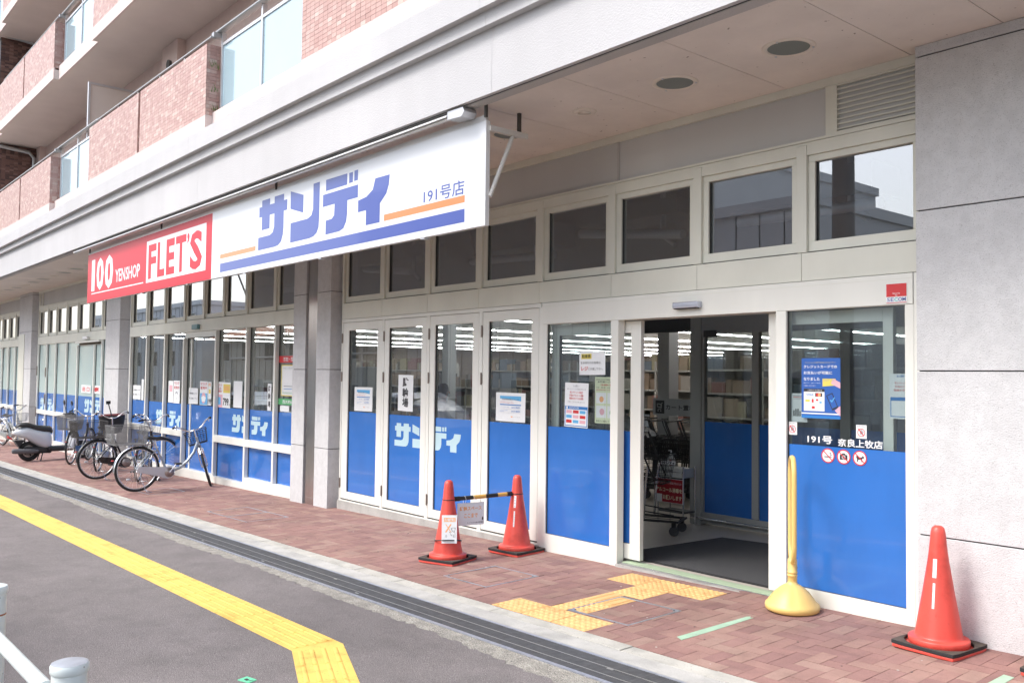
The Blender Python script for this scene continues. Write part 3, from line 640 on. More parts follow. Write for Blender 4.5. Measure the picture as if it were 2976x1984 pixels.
vv = v.build('vent_cap', mat('vent_dark', (.05, .05, .05), .5), B); vv.rotation_euler = (R(-90), 0, 0); vv.rotation_euler = (R(90), 0, 0); vv.location = (-17.0+.25, 5.69, 7.35)
brn = [mat('brown_tile_%d' % i, c, .5) for i, c in enumerate([(.10, .055, .045), (.14, .075, .06), (.19, .11, .09), (.07, .04, .035)])]
for z0 in (4.9, 7.95):
    r = bx('party_wall', joint, -27.5, -27.3, 4.75, 5.86, z0, z0+2.86); m = MB()
    for i in range(11):
        for j in range(57): m.box(-27.302, -27.294, 4.76+i*.1, 4.857+i*.1, z0+j*.05, z0+j*.05+.047, random.choice((0, 1, 1, 2, 3)))
    m.build('tile_facing', brn, r, kind='stuff')
    MB().tube([(-27.2, 4.8, z0+2.76), (-27.2, 5.5, z0+2.70), (-27.15, 5.62, z0+2.55), (-27.15, 5.62, z0)], .05, 12).build('drain_pipe', railm, B)
for xx in (-18.6,):
    p = MB().box(xx-.03, xx+.03, 4.76, 4.80, 4.92, 7.28).box(xx-.02, xx+.02, 4.8, 5.8, 7.24, 7.28).box(xx-.02, xx+.02, 5.78, 5.84, 4.92, 7.28).build('balcony_partition', alum, B); bx('partition_board', mat('board_pink', (.62, .54, .48), .7), xx-.006, xx+.006, 4.80, 5.78, 4.95, 7.24, p)
    MB().box(xx+.0062, xx+.008, 5.2, 5.4, 6.45, 6.6).build('sticker', mat('sticker_yellow', (.6, .5, .1), .5), p)
# parapet plant sprigs by the glass
g_ = MB()
for i in range(26):
    x, y, z = -11.90+random.uniform(-.02, .03), 4.60+random.uniform(0, .12), random.choice((5.2, 5.45, 5.8))+random.uniform(-.03, .03)
    a = random.uniform(0, 6.28); l = random.uniform(.05, .13); d = V((math.cos(a)*.6+.5, -abs(math.sin(a))*.5, .7)).normalized()
    p = V((x, y, z)); q = p+d*l; n = d.cross(V((0, 0, 1))).normalized()*.006; g_.add([p-n, p+n, q], [(0, 1, 2)]); g_.add([p-n+V((0, .001, 0)), q+V((0, .001, 0)), p+n+V((0, .001, 0))], [(0, 1, 2)])
g_.build('climbing_plant', mat('leaf_green', (.10, .16, .04), .6), kind='stuff', label='thin green plant sprigs growing out beside the balcony glass above the big sign', cat='plant')
# ================================================================ SIGNBOARD
blue_s = mat('sign_blue', (.070, .105, .36), .3, coat=.25); org_s = mat('sign_orange', (.78, .25, .10), .3, coat=.2); red_s = mat('sign_red', (.58, .022, .042), .35, coat=0, spec=.25)
sgw = mat('sign_white', (.70, .72, .75), .3, coat=.25)
k_ = 4.233/4.2
def sx_(x): return x*k_
def sz_(z): return (z-1.6)*k_+1.6
SG = empty('shop_sign', (-10.8, 4.233, 2.76), label='long illuminated shop sign with red and white panels hanging under the stucco fascia', cat='sign')
def sgb(mb, name, m, **k):
    o = mb.build(name, m, SG, **k); o.location = (10.8, -4.233, -2.76); return o
xl, xr, xm = -16.205, -5.35, -10.775; z0, z1 = 2.762, 3.58
sgb(MB().box(xl, xr, 4.2345, 4.273, z0, z1), 'sign_case', mat('case_white', (.70, .70, .68), .4), bevel=.002)
Y0 = 4.2335
sgb(MB().box(xm, xr-.002, 4.2325, Y0+.001, z0+.001, z1-.001), 'white_face', sgw)
sgb(MB().box(xl+.002, xm-.001, 4.2325, Y0+.001, z0+.001, z1-.001), 'red_face', red_s)
m = MB(); yy = 4.2318
for h in LOGO:
    for p in h: m.poly([(sx_(x), sz_(z)) for x, z in p], yy)
m.rect(sx_(-10.42), sx_(-5.568), sz_(2.811), sz_(2.916), yy)
m.text('191号店', sx_(-6.138), sx_(-5.575), sz_(3.032), sz_(3.152), yy, bold=.010)
sgb(m, 'blue_lettering', blue_s)
sgb(MB().rect(sx_(-6.754), sx_(-5.568), sz_(2.967), sz_(3.024), yy), 'orange_bar', org_s); sgb(MB().rect(sx_(-10.427), sx_(-9.425), sz_(2.974), sz_(3.026), yy), 'orange_bar', org_s)
m = MB(); m.rect(sx_(-13.10), sx_(-10.88), sz_(2.877), sz_(3.47), yy); m.rect(sx_(-15.83), sx_(-13.217), sz_(2.885), sz_(2.902), yy)
m.text('1', sx_(-15.84), sx_(-15.66), sz_(2.935), sz_(3.455), yy, bold=.03); m.text('0', sx_(-15.56), sx_(-15.17), sz_(2.93), sz_(3.46), yy, bold=.035); m.text('0', sx_(-15.10), sx_(-14.67), sz_(2.925), sz_(3.46), yy, bold=.035)
m.text('YEN', sx_(-14.55), sx_(-14.06), sz_(2.995), sz_(3.19), yy, bold=.02); m.text('SHOP', sx_(-14.03), sx_(-13.38), sz_(2.995), sz_(3.19), yy, bold=.02)
sgb(m, 'white_lettering', sgw)
m = MB(); [m.text(ch, sx_(a), sx_(b), sz_(z_), sz_(3.41), 4.2312, bold=.035) for ch, a, b, z_ in (("F", -13.02, -12.69, 2.925), ("L", -12.64, -12.35, 2.925), ("E", -12.29, -11.97, 2.925), ("T", -11.93, -11.55, 2.925), ("’", -11.52, -11.44, 3.27), ("S", -11.42, -11.0, 2.915))]
sgb(m, 'red_lettering', red_s)
for x in (-15.2, -13.4, -11.6, -9.8, -8.0, -6.2):   # brackets and rods
    sgb(MB().box(x-.03, x+.03, 4.235, 4.29, z0-.012, z0-.001), 'foot_bracket', alum)
lm = mat('lamp_housing', (.66, .66, .66), .3, met=.3)
sgb(MB().box(xl, xr-.01, 4.2345, 4.262, z1+.001, z1+.045), 'top_channel', lm)
x = -16.66+.05; 
while x < -5.7:
    e = min(x+1.815, -5.68)
    sgb(MB().add([(x, 4.09, 3.645), (e-.004, 4.09, 3.645), (e-.004, 4.22, 3.675), (x, 4.22, 3.675), (x, 4.10, 3.665), (e-.004, 4.10, 3.665), (e-.004, 4.22, 3.688), (x, 4.22, 3.688)], [(3,2,1,0),(4,5,6,7),(0,1,5,4),(1,2,6,5),(2,3,7,6),(3,0,4,7)]), 'lamp_trough', lm); x = e
sgb(MB().box(-16.6, -5.70, 4.112, 4.15, 3.636, 3.646), 'lamp_diffuser', mat('diffuser', (.7, .7, .68), .4))
sgb(MB().prism([(-5.68, 3.625), (-5.50, 3.615), (-5.46, 3.65), (-5.48, 3.685), (-5.68, 3.69)], 4.10, 4.225), 'end_cap', alum)
for X in (-5.35, -9.0, -12.6, -16.1):
    [sgb(MB().box(X-.012, X+.012, a, b, c, 3.699), 'hanger_rod', mat('rod_dark', (.06, .055, .05), .5)) for a, b, c in ((4.22, 4.238, 3.60), (4.555, 4.58, 3.545))]
    sgb(MB().box(X-.02, X+.02, 4.262, 4.645, 3.503, 3.543), 'bracket_arm', mat('arm_white', (.62, .60, .56), .45))
    sgb(MB().tube([(X, 4.50, 3.50), (X, 4.275, 2.99)], .018, 8), 'brace', MATS['arm_white'])
# ================================================================ POSTERS, STICKERS AND SIGNS ON THE GLASS
def post(name, cat, label, x0, x1, z0, z1, mats, items, y=5.628, tilt=0, group=None, d=.0012):
    r = empty(name, ((x0+x1)/2, y, (z0+z1)/2), label=label, cat=cat, group=group); w, h = (x1-x0)/2, (z1-z0)/2
    MB().box(-w, w, 0, d, -h, h).build('sheet', mats[0], r)
    m = MB()
    for it in items:
        if it[0] == 'r': m.rect(-w+2*w*it[1], -w+2*w*it[2], -h+2*h*it[3], -h+2*h*it[4], -.0005-it[6]*.0004 if len(it) > 6 else -.0005, it[5])
        elif it[0] == 't': m.text(it[1], -w+2*w*it[2], -w+2*w*it[3], -h+2*h*it[4], -h+2*h*it[5], -.0018, it[6], it[7] if len(it) > 7 else 0)
        elif it[0] == 'c': m.disc(-w+2*w*it[1], -h+2*h*it[2], 2*w*it[3], -.0010-.0003*it[6] if len(it) > 6 else -.001, it[4], 20, 2*w*it[5] if it[5] else None)
        elif it[0] == 'p': m.poly([(-w+2*w*a, -h+2*h*b) for a, b in it[1]], -.0008-.0003*(it[3] if len(it) > 3 else 0), it[2])
    if items: m.build('print', mats, r)
    r.rotation_euler = (0, tilt, 0); return r
pb = mat('print_blue', (.03, .19, .52), .4); pk = mat('print_black', (.03, .03, .035), .5); pg = mat('print_grey', (.35, .36, .38), .5); py_ = mat('print_yellow', (.75, .62, .12), .5); pgr = mat('print_green', (.10, .42, .16), .5)
pcy = mat('print_cyan', (.12, .42, .72), .5); ppk = mat('print_pink', (.75, .42, .48), .5); por = mat('print_orange', (.85, .42, .18), .5); pskin = mat('print_skin', (.75, .52, .40), .5); plime = mat('sheet_lime', (.70, .76, .52), .5); pbl2 = mat('poster_blue', (.035, .12, .42), .3)
MT = [paper, pb, pk, redd, pg, py_, pgr, pcy, ppk, por, white]
def notice(x0, x1, z0, z1, lab, y):
    it = [('r', .14, .86, .82, .89, 7), ('p', [(.14, .82), (.14, .79), (.55, .77), (.86, .72), (.86, .82)], 7), ('t', '駐車場利用について', .22, .78, .745, .80, 2), ('t', '駐車券の処理を行なってください。', .14, .60, .665, .69, 3), ('t', '必ずレジにてお願いします。', .14, .64, .63, .652, 3),
          ('r', .14, .86, .565, .60, 1), ('t', 'サンディご利用のお客様', .14, .46, .49, .515, 1), ('t', '60分無料', .54, .84, .46, .53, 1), ('r', .14, .86, .435, .44, 4), ('t', 'フレッツご利用の', .14, .42, .37, .395, 1), ('t', 'お客様', .14, .28, .335, .36, 1), ('t', '60分無料', .54, .84, .33, .40, 1), ('r', .14, .86, .30, .305, 4), ('p', [(.52, .15), (.58, .15), (.58, .19), (.52, .19)], 9), ('t', 'サンディ西大和店', .60, .84, .155, .18, 4)]
    return post('notice', 'notice', lab, x0, x1, z0, z1, MT, it, y, tilt=random.uniform(-.01, .012), group='parking notices taped inside the folding doors')
notice(-9.66, -9.24, 1.166, 1.456, 'blue and white parking notice on the leftmost folding door', 5.6295)
notice(-6.90, -6.455, 1.166, 1.446, 'blue and white parking notice on the rightmost folding door', 5.6295)
post('sign_sheet', 'sign', 'tall white sheet with black characters reading 駐輪場 on the second folding door', -8.68, -8.375, 1.20, 1.61, MT,
     [('r', .24, .78, .06, .95, 0, 0), ('t', '駐', .30, .70, .66, .93, 2, .03), ('t', '輪', .30, .70, .38, .64, 2, .03), ('t', '場', .30, .70, .11, .36, 2, .03)], 5.6295, tilt=.012)
post('notice', 'notice', 'white card with 駐車券 in a yellow box, highest on the left entrance pane', -5.72, -5.40, 1.628, 1.836, MT,
     [('r', .08, .48, .68, .90, 5), ('t', '駐車券', .11, .45, .71, .87, 2, .02), ('t', 'をお持ちのお客様は、', .06, .86, .46, .57, 2), ('t', 'レジ', .08, .34, .18, .36, 3, .02), ('t', 'にお渡し下さい。', .36, .92, .20, .31, 2)], 5.6255, tilt=-.01)
post('notice', 'notice', 'お願い sheet with red lines and a blue lower half on the left entrance pane', -5.905, -5.605, 1.158, 1.555, MT,
     [('t', 'お願い', .36, .62, .905, .95, 4), ('t', '新型コロナウイルス感染拡大防止の為', .10, .90, .84, .875, 4), ('t', '咳エチケットの励行', .22, .78, .76, .81, 3, .01), ('t', '手指のアルコール消毒', .20, .80, .69, .74, 3, .01), ('t', '間隔を空けてのお買物', .20, .80, .62, .67, 3, .01), ('t', 'ご理解・ご協力をお願い致します。', .12, .88, .55, .585, 4),
      ('r', .02, .98, .02, .47, 1), ('r', .05, .95, .04, .40, 0, 1), ('c', .11, .435, .04, 0, 0, 2), ('t', '感染症対策', .2, .62, .415, .455, 0)]+[('r', .08+.29*i, .32+.29*i, .09+.11*j, .16+.11*j, [3, 7, 8][(i+j) % 3], 2) for i in range(3) for j in range(3)], 5.6255, tilt=.02)
post('notice', 'notice', 'pale green notice with opening hours, half behind the left entrance post', -5.53, -5.24, 1.207, 1.61, [plime]+MT[1:],
     [('t', '新型コロナ感染予防の為', .06, .94, .93, .96, 2), ('t', 'お客様へご協力の', .12, .90, .875, .915, 2, .01), ('t', '10:00~11:00', .25, .90, .81, .85, 3, .02), ('t', '妊婦・高齢者・お身体の不自由', .06, .94, .76, .785, 2), ('t', '優先買物時間とさせていただき', .06, .94, .71, .735, 3),
      ('r', .05, .47, .43, .66, 10), ('r', .52, .95, .43, .66, 10), ('r', .05, .47, .12, .38, 10), ('r', .52, .95, .12, .38, 10), ('c', .28, .52, .09, 9, 0, 2), ('c', .3, .25, .1, 8, 0, 2), ('c', .72, .24, .1, 6, 0, 2), ('t', '御協力に感謝して', .06, .6, .03, .07, 2)], 5.634)
r_ = post('poster', 'poster', 'blue card payment poster with a hand holding a phone on the right entrance pane', -3.490, -3.195, 1.340, 1.757, [pbl2]+MT[1:],
     [('t', 'キャッシュレス決済でお支払いがスピーディ！', .10, .88, .915, .94, 5), ('t', 'クレジットカードでの', .06, .92, .83, .885, 10, .02), ('t', 'お支払いが可能に', .06, .80, .73, .785, 10, .02), ('t', 'なりました', .06, .48, .625, .68, 10, .02), ('t', '電子マネー、QRコード決済も', .06, .50, .575, .595, 10), ('t', 'ご利用いただけます。', .06, .38, .53, .55, 10),
      ('p', [(.55, .53), (.88, .55), (.88, .66), (.55, .66)], 5, 0), ('t', 'CREDIT CARD', .58, .86, .62, .645, 4), ('p', [(.76, .58), (1.0, .50), (1.0, .60), (.82, .66)], 8, 1),
      ('r', .06, .60, .44, .49, 2), ('t', 'ご利用できる決済方法', .16, .54, .452, .478, 10), ('r', .06, .60, .12, .44, 10, 1), ('t', 'VISA', .12, .32, .375, .405, 1, .02), ('r', .36, .54, .36, .42, 2, 2), ('c', .42, .39, .04, 3, 0, 3), ('c', .47, .39, .04, 9, 0, 4), ('r', .10, .22, .27, .31, 5, 2), ('r', .27, .32, .26, .32, 3, 2), ('r', .38, .44, .29, .32, 3, 2), ('r', .47, .53, .25, .28, 7, 2), ('r', .27, .35, .16, .20, 3, 2),
      ('p', [(.64, .38), (.80, .43), (.95, .19), (.80, .14)], 2, 2), ('p', [(.67, .375), (.79, .41), (.92, .21), (.80, .17)], 0, 3), ('p', [(.74, .30), (.79, .27), (.87, .35), (.85, .36), (.79, .30), (.76, .32)], 7, 4), ('p', [(.86, .14), (1, .22), (1, .05)], 8, 1), ('r', 0, 1, .07, .09, 10), ('r', 0, 1, .0, .045, 1)], 5.6255)
def hand_sticker(x, z, lab):
    r = post('warning_sticker', 'sticker', lab, x-.037, x+.037, z-.045, z+.045, [paper]+MT[1:], [('t', 'さわらない', .1, .9, .84, .96, 2), ('c', .5, .44, .37, 3, .31), ('p', [(.34, .3), (.66, .3), (.72, .55), (.66, .57), (.62, .45), (.60, .66), (.54, .66), (.52, .50), (.5, .68), (.44, .68), (.44, .5), (.41, .62), (.36, .61)], 4, 0)], 5.6252, group='do not touch stickers on the right entrance pane')
    m = MB(); m.poly([(-.022, -.020+.036), (-.018, -.016+.036-.008+.01), (.02, -.026), (.016, -.03)], -.0022, 0); m.build('slash', redd, r); return r
hand_sticker(-3.563, 1.262, 'hand sticker at the left edge of the right pane, below the blue card poster'); hand_sticker(-3.045, 1.265, 'hand sticker to the right, just above the blue film of the right pane')
r = empty('store_lettering', (-3.17, 5.6250, 1.19), label='white lettering 191号 奈良上牧店 on the glass of the right entrance pane', cat='lettering')
m = MB(); m.text('191号', -3.444+3.17, -3.256+3.17, -.022, .032, 0, 0, .02); m.text('奈良上牧店', -3.215+3.17, -2.897+3.17, -.032, .022, 0, 0, .02); m.build('characters', white, r)
def ban(x, kind, lab):
    r = empty('prohibition_sign', (x, 5.6245, 1.089), label=lab, cat='sticker', group='round prohibition signs under the white lettering')
    m = MB(); m.disc(0, 0, .050, 0, 0, 28); m.disc(0, 0, .050, -.0006, 1, 28, .042)
    if kind == 0: m.rect(-.028, .018, -.012, -.005, -.0006, 2); m.rect(.020, .027, -.012, -.005, -.0006, 2); m.poly([(.01, .0), (.024, .006), (.01, .016), (.026, .026), (.028, .022), (.017, .014), (.031, .007), (.018, -.002)], -.0006, 2)
    elif kind == 1: m.poly([(-.028, -.02), (.028, -.02), (.028, .014), (.014, .014), (.010, .024), (-.010, .024), (-.014, .014), (-.028, .014)], -.0006, 2); m.disc(0, -.002, .013, -.0008, 0, 16); m.disc(0, -.002, .009, -.0010, 2, 16)
    else: m.poly([(-.026, .010), (-.02, .02), (-.018, .012), (-.006, .008), (.012, .006), (.020, .016), (.022, .022), (.026, .012), (.032, .008), (.03, .0), (.02, .0), (.016, -.008), (.018, -.026), (.012, -.026), (.008, -.012), (-.010, -.010), (-.014, -.026), (-.02, -.026), (-.02, -.006), (-.024, .0)], -.0006, 2)
    m.poly([(-.036, .030), (-.031, .035), (.036, -.030), (.031, -.035)], -.0014, 1); m.build('pictogram', [white, redd, pk], r)
ban(-3.288, 0, 'round no smoking sign, left of the three under the white lettering'); ban(-3.172, 1, 'round no photography sign, between the smoking and dog signs'); ban(-3.056, 2, 'round no dogs sign with a black dog')
r = empty('security_sticker', (-2.787, 5.5965, 2.17), label='red and white SECOM security sticker above the right entrance pane', cat='sticker')
m = MB(); m.box(-.069, .069, 0, .001, -.064, .064, 0); m.rect(-.067, .067, -.022, .062, -.0006, 1); m.rect(-.067, .067, -.062, -.058, -.0006, 1); m.text('Security', -.025, .025, -.008, .006, -.001, 0); m.text('by', -.008, .008, -.02, -.008, -.001, 0)
m.text('SE', -.062, -.017, -.052, -.027, -.001, 2, .01); m.text('C', -.014, .010, -.052, -.027, -.001, 3, .03); m.text('O', .012, .038, -.052, -.027, -.001, 2, .02); m.text('M', .04, .062, -.052, -.027, -.001, 2, .01); m.build('label', [white, redd, blue_s, mat('print_teal', (.1, .55, .55), .4)], r)
# inner sheets behind the right pane
post('notice', 'notice', 'pale chart with a grey bar graph at the left edge of the right entrance pane', -3.585, -3.46, 1.308, 1.51, MT, [('r', .1, .9, .9, .93, 4), ('r', .1, .8, .85, .87, 3), ('r', .1, .85, .8, .82, 4)]+[('r', .12+.13*i, .2+.13*i, .2, .2+h, 2) for i, h in enumerate((.2, .25, .26, .18, .22, .15))], 5.648)
post('notice', 'notice', 'sheet with red lines seen at the right edge of the right entrance pane', -2.862, -2.74, 1.36, 1.652, MT, [('t', 'お願い', .4, 1, .92, .97, 1), ('t', '咳エチケットの', .3, 1, .77, .82, 3), ('t', '手指のアル', .3, 1, .69, .74, 3), ('t', '間隔を空け', .25, 1, .61, .66, 3), ('r', .05, 1, .04, .48, 1), ('r', .1, 1, .06, .4, 0, 1)], 5.648)
# bay B sheets
YB = 5.668; kB = YB/5.61
def pB(name, cat, lab, x0, x1, z0, z1, it, base=0, tilt=0):
    a = [MT[base]]+MT[1:]
    return post(name, cat, lab, x0*kB, x1*kB, (z0-1.6)*kB+1.6, (z1-1.6)*kB+1.6, a, it, YB, tilt)
jt = [('t', '保護者様は バイクは', .08, .92, .6, .72, 2), ('t', '押して駐輪して下さい', .05, .95, .28, .4, 2)]
pB('notice', 'notice', 'white sheet with black writing in the shop window nearest the narrow pier', -18.07, -17.63, 1.086, 1.356, jt)
pB('notice', 'notice', 'narrow blank paper strip on the first shop window left of the bicycles', -17.58, -17.46, 1.079, 1.476, [])
pB('notice', 'notice', 'white sheet with black writing on the automatic door, below the mask posters', -15.13, -14.72, 1.088, 1.354, jt)
pB('poster', 'poster', 'mask sale poster with red characters in the window left of the automatic door', -15.86, -15.56, 1.073, 1.469, [('t', 'マスク', .1, .9, .82, .95, 3, .02), ('t', '販売中', .1, .9, .62, .76, 3, .02), ('c', .5, .36, .22, 4, 0), ('p', [(.3, .22), (.7, .22), (.8, .36), (.5, .46), (.2, .36)], 10, 2)])
pB('poster', 'poster', 'pale poster beside the mask sale poster in the window', -16.12, -15.88, 1.08, 1.46, [('r', .2, .8, .5, .8, 8)])
pB('poster', 'poster', 'light blue mask sale poster with a face on the automatic door', -14.64, -14.30, 1.08, 1.471, [('r', .03, .97, .02, .50, 7), ('t', 'マスク', .1, .9, .82, .95, 3, .02), ('t', '販売中', .1, .9, .66, .78, 3, .02), ('c', .5, .3, .26, 8, 0, 1), ('p', [(.3, .15), (.7, .15), (.8, .32), (.5, .40), (.2, .32)], 10, 4)])
pB('price_card', 'poster', 'price card reading 199 beside the light blue mask poster', -14.285, -14.15, 1.084, 1.464, [('t', '最大', .1, .9, .8, .95, 9, .02), ('r', .2, .8, .5, .68, 5), ('t', '199', .02, .98, .06, .28, 2, .03)])
pB('poster', 'poster', 'pink and white sale poster reading 799 in the widest window', -13.97, -13.39, 1.068, 1.468, [('r', .0, .48, .0, .5, 8), ('p', [(.15, .1), (.38, .1), (.36, .4), (.18, .4)], 7, 1), ('t', 'アルコール', .04, .44, .84, .92, 3, .02), ('t', 'ジェル', .10, .40, .70, .80, 3, .02), ('t', '販売中', .08, .42, .58, .67, 3, .02), ('r', .52, .98, .58, .92, 5), ('t', '300', .56, .94, .66, .86, 9, .03), ('t', '799', .52, .90, .08, .38, 2, .03), ('t', '円', .91, .98, .08, .16, 2)], tilt=.01)
pB('poster', 'poster', 'pale green blank sheet beside the 799 poster', -13.27, -12.95, 1.083, 1.487, [('r', .08, .92, .06, .94, 10)], 0)
pB('sign_sheet', 'sign', 'narrow sheet with vertical black characters 駐輪場 in the window beside the pier', -12.07, -11.95, 1.08, 1.465, [('t', '駐', .2, .8, .7, .92, 2, .03), ('t', '輪', .2, .8, .42, .64, 2, .03), ('t', '場', .2, .8, .13, .35, 2, .03)])
pB('sign_strip', 'sign', 'red strip lettered 防犯・防災 in the window beside the stone pier', -11.72, -11.20, 1.762, 1.856, [('t', '防犯・防災', .28, .98, .2, .8, 10, .02)], 3)
pB('poster', 'poster', 'yellow framed white poster in the window beside the stone pier', -11.64, -11.22, 1.30, 1.73, [('r', .0, 1, .0, 1, 5), ('r', .05, .95, .03, .97, 0, 1), ('t', 'できごと防災塾', .12, .88, .87, .93, 4), ('r', .15, .85, .42, .82, 10, 2), ('r', .2, .8, .3, .33, 4, 2), ('r', .2, .8, .22, .24, 1, 2), ('t', '西大和地区自治会', .12, .88, .07, .13, 6)])
pB('sign_strip', 'sign', 'green strip lettered 西大和6 in the window beside the stone pier', -11.74, -11.22, 1.178, 1.263, [('t', '西大和6自', .3, .98, .2, .8, 10, .02)], 6)
pB('notice', 'notice', 'small blank white sheet under the green strip in the window', -11.66, -11.38, 1.085, 1.166, [])
for a, b, t, l in ((-21.72, -20.98, '出 口', 'white band lettered 出口 in red on the far automatic door'), (-20.80, -20.29, '専', 'white band lettered 専 in red on the far automatic door, right leaf')):
    post('sign_strip', 'sign', l, a*1.006, b*1.006, 1.128, 1.305, MT, [('t', t, .12, .88, .2, .8, 3, .03)], 5.645)
# ================================================================ CONES, BAR, STAND, GUARD FENCE
conep = [(.160, .030), (.164, .036), (.165, .062), (.161, .068), (.135, .0705), (.131, .073), (.128, .080), (.126, .095), (.108, .20), (.088, .31), (.071, .42), (.058, .50), (.050, .56), (.0445, .62), (.040, .665), (.034, .692), (.020, .704), (0, .707)]
conem = MB().lathe(conep, 40).mesh('cone_body', red)
b_ = MB(); pts = []
for i in range(32):
    a = 6.28318*i/32; pts.append((a, .188/max(abs(math.cos(a)), abs(math.sin(a)))))
vs = [(min(q, .257)*math.cos(a), min(q, .257)*math.sin(a), 0) for a, q in pts]
basem = MB().slab([(x, y) for x, y, z in vs], 0, .018).mesh('base_plate', red)
w_ = MB(); n = 32
for i in range(n):
    pass
ring = [(.188*math.cos(a) if 0 else x*.985, y*.985) for (a, q), (x, y, z) in zip(pts, vs)]; inn = [(.190*math.cos(a)*.99, .190*math.sin(a)*.99) for a, q in pts]
inn = [(.183*math.cos(a), .183*math.sin(a)) for a, q in pts]; ring = [(x*(1.02), y*1.02) for x, y, z in vs]
V_ = [(x, y, z) for z in (.019, .041) for x, y in ring]+[(x, y, z) for z in (.019, .041) for x, y in inn]
F_ = []
for i in range(n):
    j = (i+1) % n; F_ += [(i, j, n+j, n+i), (2*n+j, 2*n+i, 3*n+i, 3*n+j), (n+i, n+j, 3*n+j, 3*n+i), (j, i, 2*n+i, 2*n+j)]
dust = mat('dusty_rubber', (.075, .062, .05), .85, var=.35, vs=14, bump=.2, bs=90)
rubm = MB().add(V_, F_).mesh('rubber_weight', [rubber, dust])
for p in rubm.polygons:
    if p.normal.z > .5: p.material_index = 1
bandm = MB().tube([(.0535*math.cos(t*.35), .0535*math.sin(t*.35), .535) for t in range(18)], .004, 6, closed=True).mesh('rubber_loop', black)
def cone(x, y, rz, lab, stick=False, band=False, full=True):
    r = empty('traffic_cone', (x, y, gz(x, y)+.001), rz, label=lab, cat='traffic cone', group='red traffic cones with black rubber weights')
    obj('cone_body', conem, r, bevel=0); obj('base_plate', basem, r, bevel=.004); obj('rubber_weight', rubm, r, bevel=.004)
    if band: obj('rubber_loop', bandm, r)
    if stick:
        ca = math.atan2(-y, -x)-rz-.30
        def rad(z):
            for (r0, z0), (r1, z1) in zip(conep[8:], conep[9:]):
                if z0 <= z <= z1: return r0+(r1-r0)*(z-z0)/(z1-z0)
            return .1
        for z0, z1, wd, nm in ((.415, .52, .0105, 'name_sticker'), (.245, .385, .0065, 'strip_sticker')):
            m = MB(); 
            def pt(t, z, e=.0012): q = rad(z)+e; a = ca+t/q; return (q*math.cos(a), q*math.sin(a), z)
            k = 5
            for i in range(k):
                za, zb = z0+(z1-z0)*i/k, z0+(z1-z0)*(i+1)/k
                m.add([pt(-wd, za), pt(wd, za), pt(wd, zb), pt(-wd, zb)], [(0, 1, 2, 3)])
            for i in range(4 if nm == 'name_sticker' else 9):
                vs, fs, asp = text_geo('駐輪場所'[i % 4] if nm == 'name_sticker' else '注意'[i % 2]); L_ = z1-z0; zz = z1-L_*(i+.75)/(4 if nm[0] == 'n' else 9); h = wd*1.1
                m.add([pt((u-.5)*h, zz+v*h, .002) for u, v in vs], fs, 1)
            m.build(nm, [white, pg], r)
    return r
cone(-6.405, 4.70, R(18), 'red traffic cone carrying a paper with an orange cross and a drawn dog', band=True)
cone(-6.275, 5.385, R(6), 'red traffic cone at the far end of the striped bar, against the folding doors', stick=True, band=True)
cone(-2.385, 5.275, R(-5), 'red traffic cone standing alone in front of the big grey stone pier', stick=True)
cone(-1.69, 5.27, R(-4), 'red traffic cone whose base corner shows at the right edge of the photo', stick=True)
c1 = V((-6.405, 4.70, gz(-6.4, 4.7)+.535)); c2 = V((-6.275, 5.385, gz(-6.3, 5.38)+.54)); dv = (c2-c1).normalized(); a0 = c1+dv*.06; a1 = c2-dv*.06
bar = empty('barrier_bar', tuple(a0), label='black and yellow striped bar slung between two red cones', cat='barrier')
ybar = mat('bar_yellow', (.70, .40, .10), .35); L_ = (a1-a0).length; cuts = [0, .05, .19, .33, .47, L_-.05 if L_ < .62 else .56, L_]
cs = [0, .055, .175, .315, .46, .56, L_]
cs = [c*L_/.565 if c < L_ else L_ for c in (0, .05, .175, .30, .42, .515)]+[L_]
ms = [black, black, ybar, black, ybar, black]
for i, m_ in enumerate(ms):
    q0, q1 = dv*cs[i], dv*cs[i+1]; MB().tube([q0, q1], .0215 if i in (0, 5) else .0185, 16).build('end_socket' if i in (0, 5) else 'stripe', m_, bar)
# hanging notice, looped over the bar
hx = a0+dv*.145; hp = empty('hanging_notice', (hx.x, hx.y, hx.z), math.atan2(dv.y, dv.x)-.0, label='white laminated notice with orange characters hanging from the striped bar', cat='notice')
wob = [por, pk, paper]
m = MB().box(-.118, .150, -.001, .001, -.245, -.045); m.build('sheet', paper, hp)
def face2(mb):  # both the text side is the side the camera sees: local -y
    return mb
m = MB(); m.text('駐輪スペース', -.095, .125, -.115, -.075, -.0016, 0, .03); m.text('ここまで', -.05, .085, -.178, -.138, -.0016, 0, .03); m.text('セントラルエルス西大和管理組合', -.02, .145, -.228, -.216, -.0016, 1, .01)
m.poly([(.128, -.205), (.140, -.205), (.143, -.185), (.135, -.172), (.128, -.185)], -.0016, 1); m.build('print', wob, hp)
for dx in (-.05, .035): MB().tube([(dx+.004*math.sin(t), .026*math.sin(t*.6283), -.016+.034*math.cos(t*.6283)) for t in range(10)], .0016, 6, closed=True).build('ring', white, hp)
